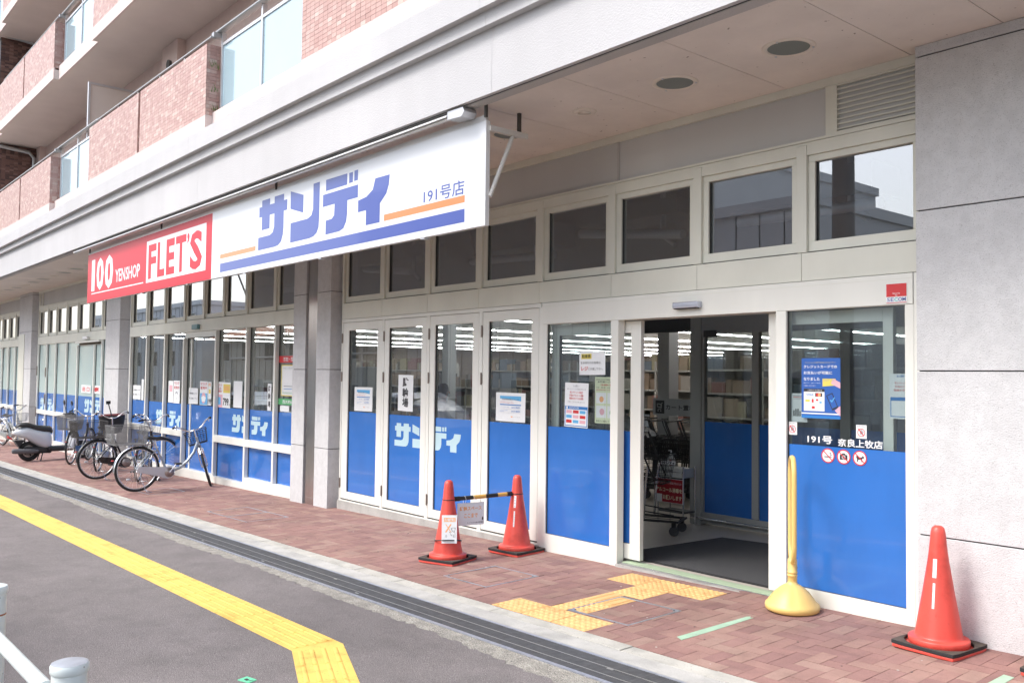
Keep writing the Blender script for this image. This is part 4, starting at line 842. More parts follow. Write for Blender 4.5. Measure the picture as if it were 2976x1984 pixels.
# paper taped on the left cone
dcam = V((6.405, -4.70, 0)).normalized(); th = math.atan2(dcam.y, dcam.x)
pc = empty('cone_notice', (-6.405+dcam.x*.112, 4.70+dcam.y*.112, gz(-6.4, 4.7)+.30), th+R(90), label='white paper with an orange cross and a drawn dog taped to the left cone', cat='notice')
pc.rotation_euler = (R(-11), 0, th+R(90))
ex = .01
m = MB().box(-.066+ex, .066+ex, -.001, .0, -.125, .115); m.build('sheet', paper, pc)
m = MB(); m.rect(-.048+ex, .053+ex, .058, .092, -.0014, 0); m.text('犬の糞尿禁止', -.044+ex, .050+ex, .062, .088, -.0018, 2, .02)
for s_ in (1, -1): m.poly([(-.037+ex if s_ > 0 else .008+ex, -.028), (-.026+ex if s_ > 0 else .019+ex, -.033)] [::1]+[(.019+ex if s_ > 0 else -.026+ex, .036), (.008+ex if s_ > 0 else -.037+ex, .040)], -.0015-.0002*s_, 0)
def stroke(mb, pts, wd, y, mi):
    for (x0, z0), (x1, z1) in zip(pts, pts[1:]):
        dx, dz = x1-x0, z1-z0; l = math.hypot(dx, dz) or 1; nx, nz = -dz/l*wd, dx/l*wd; mb.poly([(x0-nx, z0-nz), (x1-nx, z1-nz), (x1+nx, z1+nz), (x0+nx, z0+nz)], y, mi)
dog = [[(.020,-.005),(.024,.004),(.032,.008),(.042,.007),(.048,.0),(.050,-.010),(.046,-.020),(.040,-.030),(.033,-.030),(.029,-.022),(.024,-.012),(.020,-.005)], [(.022,.002),(.015,.006),(.017,-.010),(.022,-.012)], [(.046,.005),(.052,.010),(.052,-.004)], [(.026,-.022),(.012,-.030),(.0,-.028),(.006,-.036),(.010,-.044),(.016,-.058),(.022,-.060),(.020,-.048)], [(.032,-.050),(.034,-.072),(.040,-.072),(.040,-.050)], [(.046,-.022),(.050,-.045),(.050,-.072),(.044,-.072)], [(-.034,-.070),(-.020,-.070),(-.022,-.062),(-.027,-.052),(-.032,-.062),(-.034,-.070)]]
for s_ in dog: stroke(m, [(x+ex, z) for x, z in s_], .0010, -.0020, 1)
m.disc(.036+ex, -.020, .0025, -.0021, 1, 10); m.build('print', [por, pk, paper], pc)
MB().tube([(.118*math.cos(t*.45), .118*math.sin(t*.45)+.105, -.10) for t in range(14)], .0058, 6, closed=True).build('tape_strap', black, pc)
# yellow stand
YS = empty('sign_stand', (-3.425, 5.405, gz(-3.42, 5.4)), R(128), label='yellow plastic sign stand with an oval hoop beside the entrance', cat='sign stand')
yp = mat('stand_yellow', (.80, .56, .19), .42, var=.05, vs=3)
m = MB(); n = 48; prof = [(.150, 0), (.176, .012), (.180, .035), (.176, .050), (.165, .060), (.148, .085), (.120, .120), (.085, .152), (.055, .172), (.036, .182), (.031, .195)]
vs = []; fs = []
for k, (r0, z) in enumerate(prof):
    for j in range(n):
        a = 6.28318*j/n; d_ = 1-.055*max(0, math.cos(a*4))**6*(1 if 4 <= k <= 8 else 0); vs.append((r0*d_*math.cos(a), r0*d_*math.sin(a), z))
for k in range(len(prof)-1): fs += [(k*n+j, k*n+(j+1) % n, (k+1)*n+(j+1) % n, (k+1)*n+j) for j in range(n)]
m.add(vs, fs, 0, True); m.build('water_base', yp, YS)
m = MB().lathe([(.031, .19), (.031, .232), (.034, .234), (.034, .242), (.031, .244), (.031, .252), (.034, .254), (.034, .262), (.031, .264), (.032, .33), (.030, .345), (.018, .356), (0, .36)], 24); m.build('neck', yp, YS)
pts = []
for i in range(40):
    a = 6.28318*i/40; cx, sz = math.cos(a), math.sin(a)
    hw, st_ = .125, .215; z = .68+(st_+hw*1.1)*0+ (math.copysign(st_, sz)*(1 if abs(sz) > .02 else 0)) + hw*1.1*sz; pts.append((hw*math.copysign(abs(cx)**.8, cx), 0, z))
m = MB(); secs = []
k = len(pts); vs = []; fs = []
for i, p in enumerate(pts):
    a = V(pts[i-1]); b = V(pts[(i+1) % k]); t = (b-a).normalized(); nrm = V((0, 1, 0)); s_ = t.cross(nrm)
    for j in range(10):
        q = 6.28318*j/10; vs.append(V(p)+nrm*.017*math.cos(q)+s_*.013*math.sin(q))
for i in range(k): fs += [(i*10+j, i*10+(j+1) % 10, ((i+1) % k)*10+(j+1) % 10, ((i+1) % k)*10+j) for j in range(10)]
m.add(vs, fs, 0, True).build('hoop', yp, YS)
MB().box(-.006, .014, -.034, -.032, .285, .291).build('slot', dark, YS)
# guard fence in the foreground
cream = mat('guard_paint', (.66, .72, .71), .38, var=.07, vs=5, speck=[(55, (.16, .13, .10), .735)], coat=.2); zinc = mat('zinc_cap', (.36, .38, .42), .5, met=.25, var=.15, vs=25); rust = mat('rust', (.32, .11, .045), .8)
def gpost(x, y, h, lab, worn):
    z = gz(x, y); r = empty('guard_post', (x, y, z), label=lab, cat='bollard', group='white guard fence posts'); 
    MB().lathe([(.050, -.05), (.050, h-.028)], 32).build('post', cream, r); MB().lathe([(.0505, h-.115), (.0505, h-.109)], 32).build('seam', rust, r) if not worn else None
    m = MB().lathe([(.052, h-.030), (.0548, h-.026), (.0548, h-.008), (.051, h-.001)], 36).build('cap_rim', cream, r)
    MB().lathe([(.0515, h-.0012), (.040, h+.003), (0, h+.005)], 36).build('cap', zinc if worn else cream, r); return r
gpost(-2.935, .75, .765, 'white guard post with a worn grey cap, nearest the camera', True)
gpost(-4.09, .75, .80, 'white guard post cut off by the left edge, with a clean white cap', False)
x = -5.9; nm_ = 0
def rail_run(x0, x1, lab, y=.72):
    r = empty('guard_rail', (x0, y, gz((x0+x1)/2, y)), label=lab, cat='railing', group='white pipe rails of the guard fence')
    z0 = gz(x0, y)-gz((x0+x1)/2, y); z1 = gz(x1, y)-gz((x0+x1)/2, y)
    for h, rr in ((.655, .024), (.46, .014), (.36, .018), (.30, .014), (.15, .018)): MB().tube([(0, 0, z0+h), (x1-x0, 0, z1+h)], rr, 20).build('pipe', cream, r)
    return r
rl = rail_run(-6.9, -3.085, 'white pipe rails running from the nearest guard post out of the left edge')
m = MB().tube([(3.815, 0, .70), (3.815, 0, .61)], .017, 12).tube([(3.80, 0, .655), (3.93, .02, .665)], .012, 12).build('bracket', cream, rl); MB().tube([(3.795, -.012, .655), (3.835, -.012, .655)], .0135, 10).build('bolt', rust, rl)
for i, o_ in enumerate('first second third fourth fifth sixth seventh eighth ninth tenth eleventh twelfth'.split()): gpost(-6.95-2.0*i, .75, .80, o_+' white guard post beyond the left edge, mirrored in the blue film', False)
rail_run(-18.0, -6.9, 'white pipe rails of the guard fence farther left, seen mirrored in the shop glass'); rail_run(-30.0, -18.0, 'white pipe rails at the far end of the guard fence, mirrored behind the bicycles')
for i, o_ in enumerate(('left', 'middle', 'right')): gpost(-1.5+2.0*i, .35, .80, o_+' white guard post of the three beside the camera, mirrored in the right pane', False)
rail_run(-1.5, 2.5, 'white pipe rails of the guard fence beside the camera, seen mirrored in the shop glass', .35)
# ================================================================ BICYCLES
tyre_m = mat('tyre', (.02, .02, .02), .7); rim_m = mat('rim', (.58, .59, .60), .25, met=.85); spoke_m = mat('spoke', (.6, .61, .62), .3, met=.7); chrome = steel2
bk_black = mat('bike_black', (.015, .015, .017), .25, coat=.5); bk_silver = mat('bike_silver', (.42, .46, .48), .3, met=.45, coat=.4); seat_m = mat('saddle', (.025, .025, .028), .45); wirem = mat('wire_grey', (.28, .28, .29), .45, met=.3); wht_t = mat('side_wall', (.5, .5, .48), .6)
def ringp(r, n=40): return [(r*math.cos(6.28318*i/n), 0, r*math.sin(6.28318*i/n)) for i in range(n)]
tyre_me = MB().tube(ringp(.315), .0175, 10, closed=True).mesh('tyre', tyre_m)
rim_me = MB().tube(ringp(.292), .0105, 8, closed=True).tube([(0, -.045, 0), (0, .045, 0)], .018, 12).mesh('wheel', rim_m)
sp_ = MB()
for i in range(28):
    a = 6.28318*i/28; s_ = (-1)**i; t = a+(.55 if (i//2) % 2 else -.55); sp_.tube([(.017*math.cos(t), s_*.03, .017*math.sin(t)), (.287*math.cos(a), 0, .287*math.sin(a))], .0011, 3, caps=False)
spoke_me = sp_.mesh('spokes', spoke_m)
refl_me = MB().lathe([(0, -.004), (.024, -.004), (.024, .004), (0, .004)], 16).mesh('reflector', white)
def wheel(parent, Mx, refl=None):
    w = obj('wheel', rim_me, parent); w.matrix_local = Mx; obj('tyre', tyre_me, w); obj('spokes', spoke_me, w, kind='stuff')
    if refl is not None:
        q = obj('reflector', refl_me, w); q.location = (.19*math.cos(refl), -.006, .19*math.sin(refl)); q.rotation_euler = (R(90), 0, 0); q.scale = (1.4, .75, 1)
def basket(T, x0, x1, wy0, wy1, z0, z1, parent, m, name='basket', nx=9, nz=6, r=.0022, taper=.03, solid=None, lid=None):
    mb = MB(T); t = taper
    def P(u, v, k):  # k height 0..1 ; rim loop
        s = t*(1-k); X0, X1, Y0, Y1 = x0+s, x1-s, wy0+s, wy1-s
        return (X0+(X1-X0)*u, Y0+(Y1-Y0)*v, z0+(z1-z0)*k)
    loop = [(0, 0), (.5, 0), (1, 0), (1, .5), (1, 1), (.5, 1), (0, 1), (0, .5)]
    for j in range(nz+1):
        k = j/nz; mb.tube([P(u, v, k) for u, v in ((.06, 0), (.94, 0), (1, .06), (1, .94), (.94, 1), (.06, 1), (0, .94), (0, .06))], r*(2.2 if j in (0, nz) else 1), 5, closed=True)
    for i in range(nx+1):
        u = .03+.94*i/nx
        for v in (0, 1): mb.tube([P(u, v, 0), P(u, v, 1)], r, 4, caps=False)
        mb.tube([P(u, 0, 0), P(u, 1, 0)], r, 4, caps=False)
    ny = max(3, int(nx*.8))
    for i in range(ny+1):
        v = .03+.94*i/ny
        for u in (0, 1): mb.tube([P(u, v, 0), P(u, v, 1)], r, 4, caps=False)
    return mb.build(name, m, parent)
def bike(x, y, head, lab, fm, steer=0, rear=None, front=None, stemh=.95, refl=None, lean=R(2), crank=R(60), bag=False, phone=False, case=None, lift=.012):
    root = empty('bicycle', (x, y, gz(x, y)+.0), head, label=lab, cat='bicycle', group='bicycles parked facing the shop windows'); root.rotation_euler = (lean, 0, head)
    ax = V((-.33, 0, .94)).normalized(); hb = V((.93, 0, .66)); Ms = Matrix.Translation(hb) @ Matrix.Rotation(steer, 4, ax) @ Matrix.Translation(-hb); I4 = Matrix.Identity(4)
    rh = V((0, 0, .333+lift)); fh = V((1.08, 0, .333))
    wheel(root, Matrix.Translation(rh), refl); wheel(root, Ms @ Matrix.Translation(fh), 2.0 if refl else None)
    bb = V((.45, 0, .28)); sc_ = V((.28, 0, .64))
    f = MB(); f.tube([hb+ax*.13, hb+ax*.0], .020, 12)
    f.tube([hb+ax*.05, (.86, 0, .55), (.76, 0, .42), (.65, 0, .33), (.53, 0, .285), bb], [.021, .022, .022, .021, .02, .018], 14)
    f.tube([bb, sc_], .0155, 12); f.tube([bb+V((0, -.045, 0)), bb+V((0, .045, 0))], .022, 12)
    for s in (-1, 1): f.tube([bb+V((-.02, s*.03, 0)), rh+V((0, s*.055, 0))], .009, 8).tube([sc_+V((0, s*.02, -.03)), (.14, s*.05, .52), rh+V((0, s*.055, .0))], .008, 8)
    f.build('frame', fm, root)
    MB().tube([sc_, sc_+V((-.035, 0, .12))], .0125, 10).build('seat_post', chrome, root)
    sb = sc_+V((-.045, 0, .145)); MB().loft([(sb+V((-.13, 0, .012)), (0, .05, 0), (0, 0, .018)), (sb+V((-.11, 0, .018)), (0, .092, 0), (0, 0, .030)), (sb+V((-.05, 0, .008)), (0, .088, 0), (0, 0, .028)), (sb+V((.03, 0, .002)), (0, .045, 0), (0, 0, .022)), (sb+V((.10, 0, .012)), (0, .024, 0), (0, 0, .018)), (sb+V((.135, 0, .012)), (0, .014, 0), (0, 0, .010))], 14).build('saddle', seat_m, root)
    # fork, front fender, bars
    g = MB(Ms); crown = hb+ax*-.03
    for s in (-1, 1): g.tube([crown+V((0, 0, 0)), crown+V((.012, s*.036, -.04)), (1.03, s*.045, .45), fh+V((0, s*.045, 0))], [.013, .012, .010, .008], 10)
    g.tube([hb, hb+ax*(stemh-.66+.02)], .0125, 12); g.build('fork', chrome, root)
    def fender(c, a0, a1, T, m, nm, rr=.348):
        mb = MB(T); k = 22; vs = []; fs = []
        for i in range(k+1):
            a = a0+(a1-a0)*i/k
            for q, dr in ((-1, -.010), (-.6, .0), (0, .003), (.6, 0), (1, -.010)): vs.append((c.x+(rr+dr)*math.cos(a), q*.026, c.z+(rr+dr)*math.sin(a)))
        for i in range(k): fs += [(i*5+j, i*5+j+1, i*5+j+6, i*5+j+5) for j in range(4)]
        mb.add(vs, fs, 0, True).build(nm, m, root)
    fender(fh, R(25), R(150), Ms, chrome if fm is bk_silver else bk_black, 'front_fender'); fender(rh, R(20), R(185), I4, (chrome if fm is bk_silver else bk_black), 'rear_fender')
    t = hb+ax*(stemh-.66); h = MB(Ms); 
    for s in (-1, 1):
        h.tube([t, t+V((.03, s*.05, .0)), t+V((.035, s*.12, .03)), t+V((.0, s*.20, .10)), t+V((-.07, s*.255, .115)), t+V((-.17, s*.27, .10))], .011, 12)
    h.build('handlebar', chrome, root)
    for s in (-1, 1):
        MB(Ms).tube([t+V((-.10, s*.262, .112)), t+V((-.22, s*.275, .092))], .0165, 12).build('grip', black, root)
        MB(Ms).tube([t+V((-.045, s*.245, .10)), t+V((-.08, s*.235, .075)), t+V((-.17, s*.24, .055))], .006, 6).build('brake_lever', black if fm is bk_black else chrome, root)
        MB(Ms).tube([t+V((-.05, s*.245, .10)), t+V((.10, s*.16, .10)), t+V((.12, s*.05, .0)), t+V((.06, 0, -.18))], .0025, 5).build('cable', black, root)
    MB(Ms).lathe([(0, .0), (.022, .0), (.024, .012), (.014, .026), (0, .028)], 14, tuple(t+V((-.03, .235, .115)))).build('bell', chrome, root)
    # drivetrain
    cm = case or fm; cc = MB(); 
    out = [(-.03, .30), (-.035, .35), (-.01, .385), (.03, .39), (.30, .366), (.44, .368), (.50, .345), (.535, .30), (.535, .25), (.50, .205), (.44, .188), (.36, .20), (.30, .228), (.05, .288)]
    cc.prism(out, -.078, -.056); cc = cc.build('chain_case', cm, root, bevel=.006)
    q = MB().lathe([(.072, -.003), (.072, .003), (0, .004)], 24).build('chainring_cover', mat('ring_cover', (.42, .36, .33), .3, met=.6), root); q.rotation_euler = (R(90), 0, 0); q.location = bb+V((0, -.08, 0))
    for s, a in ((-1, crank), (1, crank+math.pi)):
        e = bb+V((.165*math.cos(a), s*.10, .165*math.sin(a))); c_ = MB().tube([bb+V((0, s*.09, 0)), e], .009, 8).build('crank', chrome, root)
        MB().box(e.x-.045, e.x+.045, min(e.y, e.y+s*.09), max(e.y, e.y+s*.09), e.z-.012, e.z+.012).build('pedal', black, root, bevel=.004)
    k = MB()
    for s in (-1, 1): k.tube([rh+V((0, s*.07, 0)), (.03, s*.10, .18), (.10, s*.13, .012)], .0055, 8)
    k.tube([(.10, -.13, .012), (.18, -.12, .008), (.18, .12, .008), (.10, .13, .012)], .0055, 8); k.tube([rh+V((0, -.07, 0)), rh+V((0, .07, 0))], .009, 8).build('kickstand', chrome, root)
    rk = MB()
    for s in (-1, 1): rk.tube([(.22, s*.05, .70), (-.24, s*.055, .71), (-.26, 0, .71)], .005, 6).tube([(-.12, s*.055, .71), rh+V((0, s*.06, 0))], .005, 6)
    rk.tube([(0, -.055, .71), (0, .055, .71)], .004, 6); rk.build('carrier', chrome if fm is bk_silver else black, root)
    MB().lathe([(0, 0), (.02, .002), (.02, .012), (0, .014)], 12, (-.36, 0, .48)).build('tail_light', redd, root)
    if rear: basket(None, -.42, .08, -.19, .19, .72, .985, root, rear, 'rear_basket', 24, 15, .0021)
    if front == 'bag':
        bg_ = MB(Ms).loft([((1.10, 0, .69), (.13, 0, 0), (0, .17, 0)), ((1.12, 0, .80), (.17, 0, 0), (0, .21, 0)), ((1.12, 0, .96), (.19, 0, 0), (0, .235, 0)), ((1.12, 0, .985), (.19, 0, 0), (0, .235, 0))], 24, e=5).build('front_bag', mat('black_nylon', (.015, .015, .018), .6, bump=.3, bs=30), root)
        MB(Ms).loft([((1.12, 0, .985), (.17, 0, 0), (0, .215, 0)), ((1.12, 0, 1.01), (.14, 0, 0), (0, .17, 0))], 24, e=4).build('bag_lid', mat('dark_red_cloth', (.12, .01, .015), .7), root)
    elif front: basket(Ms, 1.0, 1.25, -.17, .17, .70, .90, root, front, 'front_basket', 9, 7, .0026 if front is black else .0018, .035)
    if front: MB(Ms).tube([(1.0, 0, .72), hb+ax*.02], .006, 6).lathe([(0, 0), (.03, .004), (.03, .04), (0, .045)], 14, (1.06, 0, .60)).build('headlight', chrome, root)
    if phone:
        MB(Ms).tube([t, t+V((.02, .06, .28))], .010, 8).box(t.x-.03, t.x+.05, .02, .10, t.z+.27, t.z+.33).build('phone_mount', black, root)
    return root
gry_b = mat('basket_grey', (.22, .22, .22), .5); drk_b = mat('basket_dark', (.045, .04, .038), .5)
bike(-13.58, 4.30, R(95), 'silver bicycle with grey rear basket and black front basket, nearest the camera', bk_silver, R(66), gry_b, black, stemh=.90, refl=4.0, crank=R(52), case=mat('case_silver', (.60, .61, .63), .35, met=.3))
bike(-14.9, 4.74, R(152), 'black bicycle with a wire front basket, mostly hidden behind the silver bicycle', bk_black, R(10), None, wirem, stemh=.96)
bike(-15.86, 4.38, R(97), 'black bicycle with a dark plastic rear basket, second from the silver one', bk_black, R(-15), drk_b, None, stemh=.93, refl=3.3, crank=R(20))
bike(-17.2, 4.76, R(151), 'bicycle with a black fabric bag on its front carrier and a mount on the bar', mat('bike_grey', (.30, .31, .32), .3, met=.4), R(15), None, 'bag', stemh=.96, phone=True)
bike(-19.2, 4.80, R(148), 'bicycle with a grey wire rear basket beside the white scooter', bk_black, 0, gry_b, None, stemh=.95)
bike(-26.9, 5.05, R(12), 'silver bicycle with a wire front basket at the far left by the pier', bk_silver, R(-8), None, wirem, stemh=.98)
bike(-27.6, 5.15, R(35), 'bicycle standing behind the far left one, almost out of the photo', bk_silver, R(20), None, wirem, stemh=.98)
# ================================================================ SCOOTER
sx0, sy0 = -20.95, 4.42
SCO = empty('motor_scooter', (sx0, sy0, gz(sx0, sy0)), R(92), label='white motor scooter with a black seat parked beyond the bicycles', cat='scooter')
body = mat('scooter_white', (.62, .64, .68), .22, coat=.7); blk = mat('scooter_black', (.025, .025, .028), .4)
def sw(x, nm):
    w = MB().tube([(.165*math.cos(6.28318*i/28), 0, .165*math.sin(6.28318*i/28)) for i in range(28)], .045, 12, closed=True).mesh('tyre', tyre_m)
    o = MB().tube([(0, -.035, 0), (0, .035, 0)], .115, 24).build('wheel', mat('scooter_rim', (.25, .24, .23), .4, met=.6), SCO, loc=(x, 0, .21)); obj('tyre', w, o)
    m = MB()
    for i in range(5): a = 1.2566*i; m.tube([(.03*math.cos(a), -.037, .03*math.sin(a)), (.1*math.cos(a), -.037, .1*math.sin(a))], .012, 6)
    m.build('spoke', dark, o)
sw(0, 'rear'); sw(1.08, 'front')
MB().loft([((-.30, 0, .60), (0, .03, 0), (0, 0, .03)), ((-.24, 0, .61), (0, .12, 0), (0, 0, .075)), ((-.08, 0, .60), (0, .165, 0), (0, 0, .125)), ((.14, 0, .50), (0, .16, 0), (0, 0, .18)), ((.28, 0, .45), (0, .16, 0), (0, 0, .20)), ((.38, 0, .43), (0, .15, 0), (0, 0, .19)), ((.41, 0, .42), (0, .12, 0), (0, 0, .16))], 24, e=2.6).build('tail_body', body, SCO)
MB().loft([((-.26, 0, .73), (0, .08, 0), (0, 0, .02)), ((-.20, 0, .765), (0, .12, 0), (0, 0, .045)), ((-.05, 0, .76), (0, .135, 0), (0, 0, .055)), ((.10, 0, .70), (0, .14, 0), (0, 0, .065)), ((.26, 0, .665), (0, .135, 0), (0, 0, .075)), ((.38, 0, .66), (0, .12, 0), (0, 0, .075)), ((.44, 0, .62), (0, .06, 0), (0, 0, .05))], 20, e=2.4).build('seat', seat_m, SCO)
MB().loft([((.34, 0, .25), (0, .17, 0), (0, 0, .055)), ((.85, 0, .25), (0, .17, 0), (0, 0, .055))], 20, e=5).build('footboard', blk, SCO)
MB().loft([((.80, 0, .25), (.05, 0, 0), (0, .18, 0)), ((.88, 0, .50), (.06, 0, 0), (0, .21, 0)), ((.84, 0, .72), (.07, 0, 0), (0, .19, 0)), ((.80, 0, .86), (.05, 0, 0), (0, .10, 0))], 20, e=3).build('leg_shield', body, SCO)
MB().loft([((1.08+.02, 0, .40), (.20, 0, 0), (0, .06, 0)), ((1.05, 0, .46), (.12, 0, 0), (0, .05, 0))], 16).build('front_fender', body, SCO)
MB().tube([(.82, 0, .8), (1.0, 0, .40), (1.08, 0, .21)], .03, 10).build('fork', blk, SCO)
MB().loft([((.70, 0, .95), (0, .06, 0), (0, 0, .045)), ((.82, 0, .95), (0, .11, 0), (0, 0, .07)), ((.90, 0, .93), (0, .07, 0), (0, 0, .05))], 16).build('handlebar_cover', blk, SCO)
MB().tube([(.74, -.32, .97), (.80, 0, .96), (.74, .32, .97)], .015, 10).build('handlebar', blk, SCO)
for s in (-1, 1):
    MB().tube([(.79, s*.2, .98), (.74, s*.27, 1.17)], .006, 6).build('mirror_arm', blk, SCO); o = MB().lathe([(0, -.012), (.045, -.01), (.06, 0), (.05, .01), (0, .012)], 20).build('mirror', blk, SCO); o.location = (.74, s*.27, 1.22); o.rotation_euler = (0, R(80), 0)
MB().lathe([(0, 0), (.07, .01), (.075, .04), (0, .05)], 16, (.9, 0, .78)).build('headlight', chrome, SCO)
MB().tube([(-.36, -.19, .235), (-.34, -.19, .235), (.05, -.17, .215), (.14, -.16, .22)], [.035, .052, .05, .03], 16).build('exhaust', mat('exhaust_grey', (.11, .11, .12), .5), SCO)
MB().box(-.10, .42, -.12, .12, .16, .30).build('engine', blk, SCO, bevel=.03); MB().loft([((-.32, 0, .47), (0, .035, 0), (0, 0, .02)), ((-.40, 0, .52), (0, .05, 0), (0, 0, .03))], 12).build('tail_light', redd, SCO)
MB().prism([(-.30, .45), (-.20, .30), (-.10, .45)], -.08, .08).build('mudguard', blk, SCO); MB().tube([(.25, -.10, .2), (.20, -.14, .01)], .012, 8).tube([(.25, .10, .2), (.20, .14, .01)], .012, 8).build('centre_stand', blk, SCO)
MB().loft([((.40, -.03, .66), (.0, .0, .06), (.03, .03, 0)), ((.41, -.032, .66), (0, 0, .05), (.03, .03, 0))], 12).build('helmet_hook', mat('hook_orange', (.7, .32, .05), .4), SCO)
# ================================================================ STORE INTERIOR
gy = mat('inner_grey', (.40, .40, .40), .5); gyl = mat('inner_frame', (.42, .42, .40), .4); dkg = mat('bulkhead_grey', (.085, .086, .09), .7)
LB = empty('inner_entrance', (-5.9, 7.8, .055), label='inner glass door screen with grey posts behind the open entrance', cat='door screen')
def lb(nm, m, x0, x1, y0, y1, z0, z1, **k): o = bx(nm, m, x0, x1, y0, y1, z0, z1, LB, **k); o.location = (5.9, -7.8, -.055); return o
lb('post', gyl, -6.14, -6.0, 7.72, 7.84, .055, 2.92); lb('header', gy, -6.0, -.2, 7.73, 7.83, 2.09, 2.92); lb('post', gyl, -5.37, -5.29, 7.74, 7.80, .2, 2.09); lb('post', gyl, -4.4, -4.3, 7.74, 7.80, .2, 2.09)
lb('bottom_rail', gyl, -6.0, -.2, 7.74, 7.80, .075, .19); lb('glass_pane', clear, -5.97, -5.37, 7.765, 7.77, .19, 2.09); lb('glass_pane', clear, -5.29, -4.4, 7.765, 7.77, .19, 2.09); lb('glass_pane', clear, -4.3, -.2, 7.765, 7.77, .19, 2.09)
lb('blue_film', filmb, -5.97, -5.37, 7.758, 7.763, .19, 1.15); lb('blue_film', filmb, -5.29, -4.4, 7.758, 7.763, .19, 1.15); lb('blue_film', filmb, -4.3, -.2, 7.758, 7.763, .19, 1.15); lb('stile', gyl, -6.0, -5.97, 7.74, 7.80, .19, 2.09)
o = MB().tube([(-6.1, 7.70, .13), (-3.5, 7.70, .13)], .016, 10).build('kick_bar', steel2, LB); o.location = (5.9, -7.8, -.055); lb('sensor', dkg, -5.95, -5.80, 7.70, 7.74, 2.05, 2.12)
bx('bulkhead', dkg, -7.35, -6.14, 7.73, 7.83, 2.12, 2.925).parent = B
mt = MB().slab([(-5.42, 5.83), (-3.0, 5.83), (-3.0, 7.2), (-4.85, 7.34), (-5.34, 7.25)], .0555, .066).build('door_mat', mat('mat_grey', (.10, .10, .105), .95, bump=1, bs=300, speck=[(260, (.28, .28, .28), .62)]), label='dark grey ribbed doormat just inside the open entrance', cat='doormat')
MB().slab([(-5.45, 5.80), (-2.97, 5.80), (-2.97, 5.83), (-5.42, 5.83), (-5.34, 7.25), (-5.37, 7.26)], .0555, .064).build('rubber_edge', rubber, mt)
for i, (x, y) in enumerate([(-8.02, 9.6), (-14.5, 10.6), (-21, 11)]):
    bx('interior_column', gy, x-.1, x+.1, y-.1, y+.1, .056, 2.93, label='', kind='structure').parent = None
# strip lights
ORD = 'first second third fourth fifth sixth seventh eighth ninth tenth eleventh'.split()
for rw, X in enumerate((-7.2, -10.3, -13.4, -16.45, -19.4, -22.4, -25.4, -28.4)):
    ix = 0; y = 8.6 if X < -8 else 9.4
    while y < 33:
        ln = 2.35
        o = MB().box(-.014, .014, 0, ln, -.011, .011).build('light_tube', tube_m, None); o.location = (X, y, 2.70)
        c = MB().box(-.030, .030, 0, ln, .013, .05).build('housing', white, o); tag(o, label='white strip light, %s from the windows in the %s row from the entrance' % (ORD[ix], ORD[rw]), cat='strip light', group='strip lights under the store ceiling'); y += 2.42; ix += 1
# shelves with goods
shelf_m = mat('shelf_grey', (.45, .43, .40), .5); goods = [mat('carton_%d' % i, c, .8) for i, c in enumerate([(.30, .22, .16), (.24, .17, .12), (.34, .27, .20), (.38, .34, .30), (.28, .14, .12), (.17, .20, .24), (.36, .32, .22), (.10, .09, .08)])]
def shelf(x0, x1, y, lab, h=1.9, dep=.45):
    r = empty('store_shelf', ((x0+x1)/2, y, .055), label=lab, cat='shelf', group='goods shelves inside the store')
    w = (x1-x0)/2; m = MB().box(-w, w, dep-.02, dep, 0, h)
    xx = -w
    while xx <= w+.01: m.box(xx-.02, xx+.02, 0, dep, 0, h); xx += (2*w)/max(1, round(2*w/1.2))
    m.build('upright', shelf_m, r)
    for i in range(5):
        z = .12+i*.40
        if z > h-.1: break
        MB().box(-w, w, 0, dep-.02, z-.03, z).build('shelf_board', shelf_m, r)
        g = MB(); xx = -w+.03
        while xx < w-.2:
            ww = random.uniform(.12, .38); hh = random.uniform(.16, .34); g.box(xx, xx+ww-.015, random.uniform(.0, .06), dep-.06, z+.001, z+hh, random.randrange(8)); xx += ww
        g.build('goods', goods, r, kind='stuff')
    return r
shelf(-14.5, -9.9, 14.2, 'long shelf of cartons straight behind the open entrance'); shelf(-9.6, -7.2, 12.4, 'goods shelf right of the grey column, behind the trolleys'); shelf(-19.5, -15, 15.5, 'goods shelf seen through the middle folding doors'); shelf(-25, -20, 14.5, 'goods shelf seen through the shop windows beyond the bicycles'); shelf(-18.5, -14, 11.5, 'goods shelf close behind the windows beside the pier', 1.5); shelf(-24.5, -19.5, 9.5, 'low goods shelf behind the left shop windows', 1.4); shelf(-5.9, -2.0, 10.5, 'goods shelf seen through the inner glass screen')
bx('checkout_counter', mat('counter_grey', (.36, .37, .38), .5), -13.4, -10.6, 7.9, 8.5, .056, .92, bevel=.02, label='grey checkout counter behind the folding doors', cat='counter').parent = None
bx('cash_machine', mat('machine_white', (.45, .46, .47), .4), -13.9, -13.3, 8.0, 8.5, .056, 1.75, bevel=.02, label='pale cabinet machine behind the leftmost folding door', cat='machine').parent = None
# hanging sign for the trolley park
CS = empty('hanging_sign', (-7.35, 9.0, 1.236), label='grey sign with a trolley symbol and カート置場 above the parked trolleys', cat='sign')
sgm = mat('sign_grey', (.40, .41, .42), .5)
MB().box(-.42, .42, 0, .006, -.108, .110).build('board', sgm, CS)
m = MB(); m.rect(-.375, -.225, -.085, .085, -.0015, 0); m.rect(.385, .42, -.085, .085, -.0015, 0); m.text('カート置場', -.205, .27, -.035, .035, -.0015, 0, .02)
stroke(m, [(-.345, .04), (-.285, .035), (-.275, -.005), (-.34, .0), (-.345, .04)], .006, -.0022, 1); stroke(m, [(-.255, .055), (-.27, .05), (-.28, -.025), (-.335, -.03)], .004, -.0022, 1); m.disc(-.33, -.05, .010, -.0022, 1, 12); m.disc(-.285, -.05, .010, -.0022, 1, 12); m.build('print', [pk, sgm], CS)
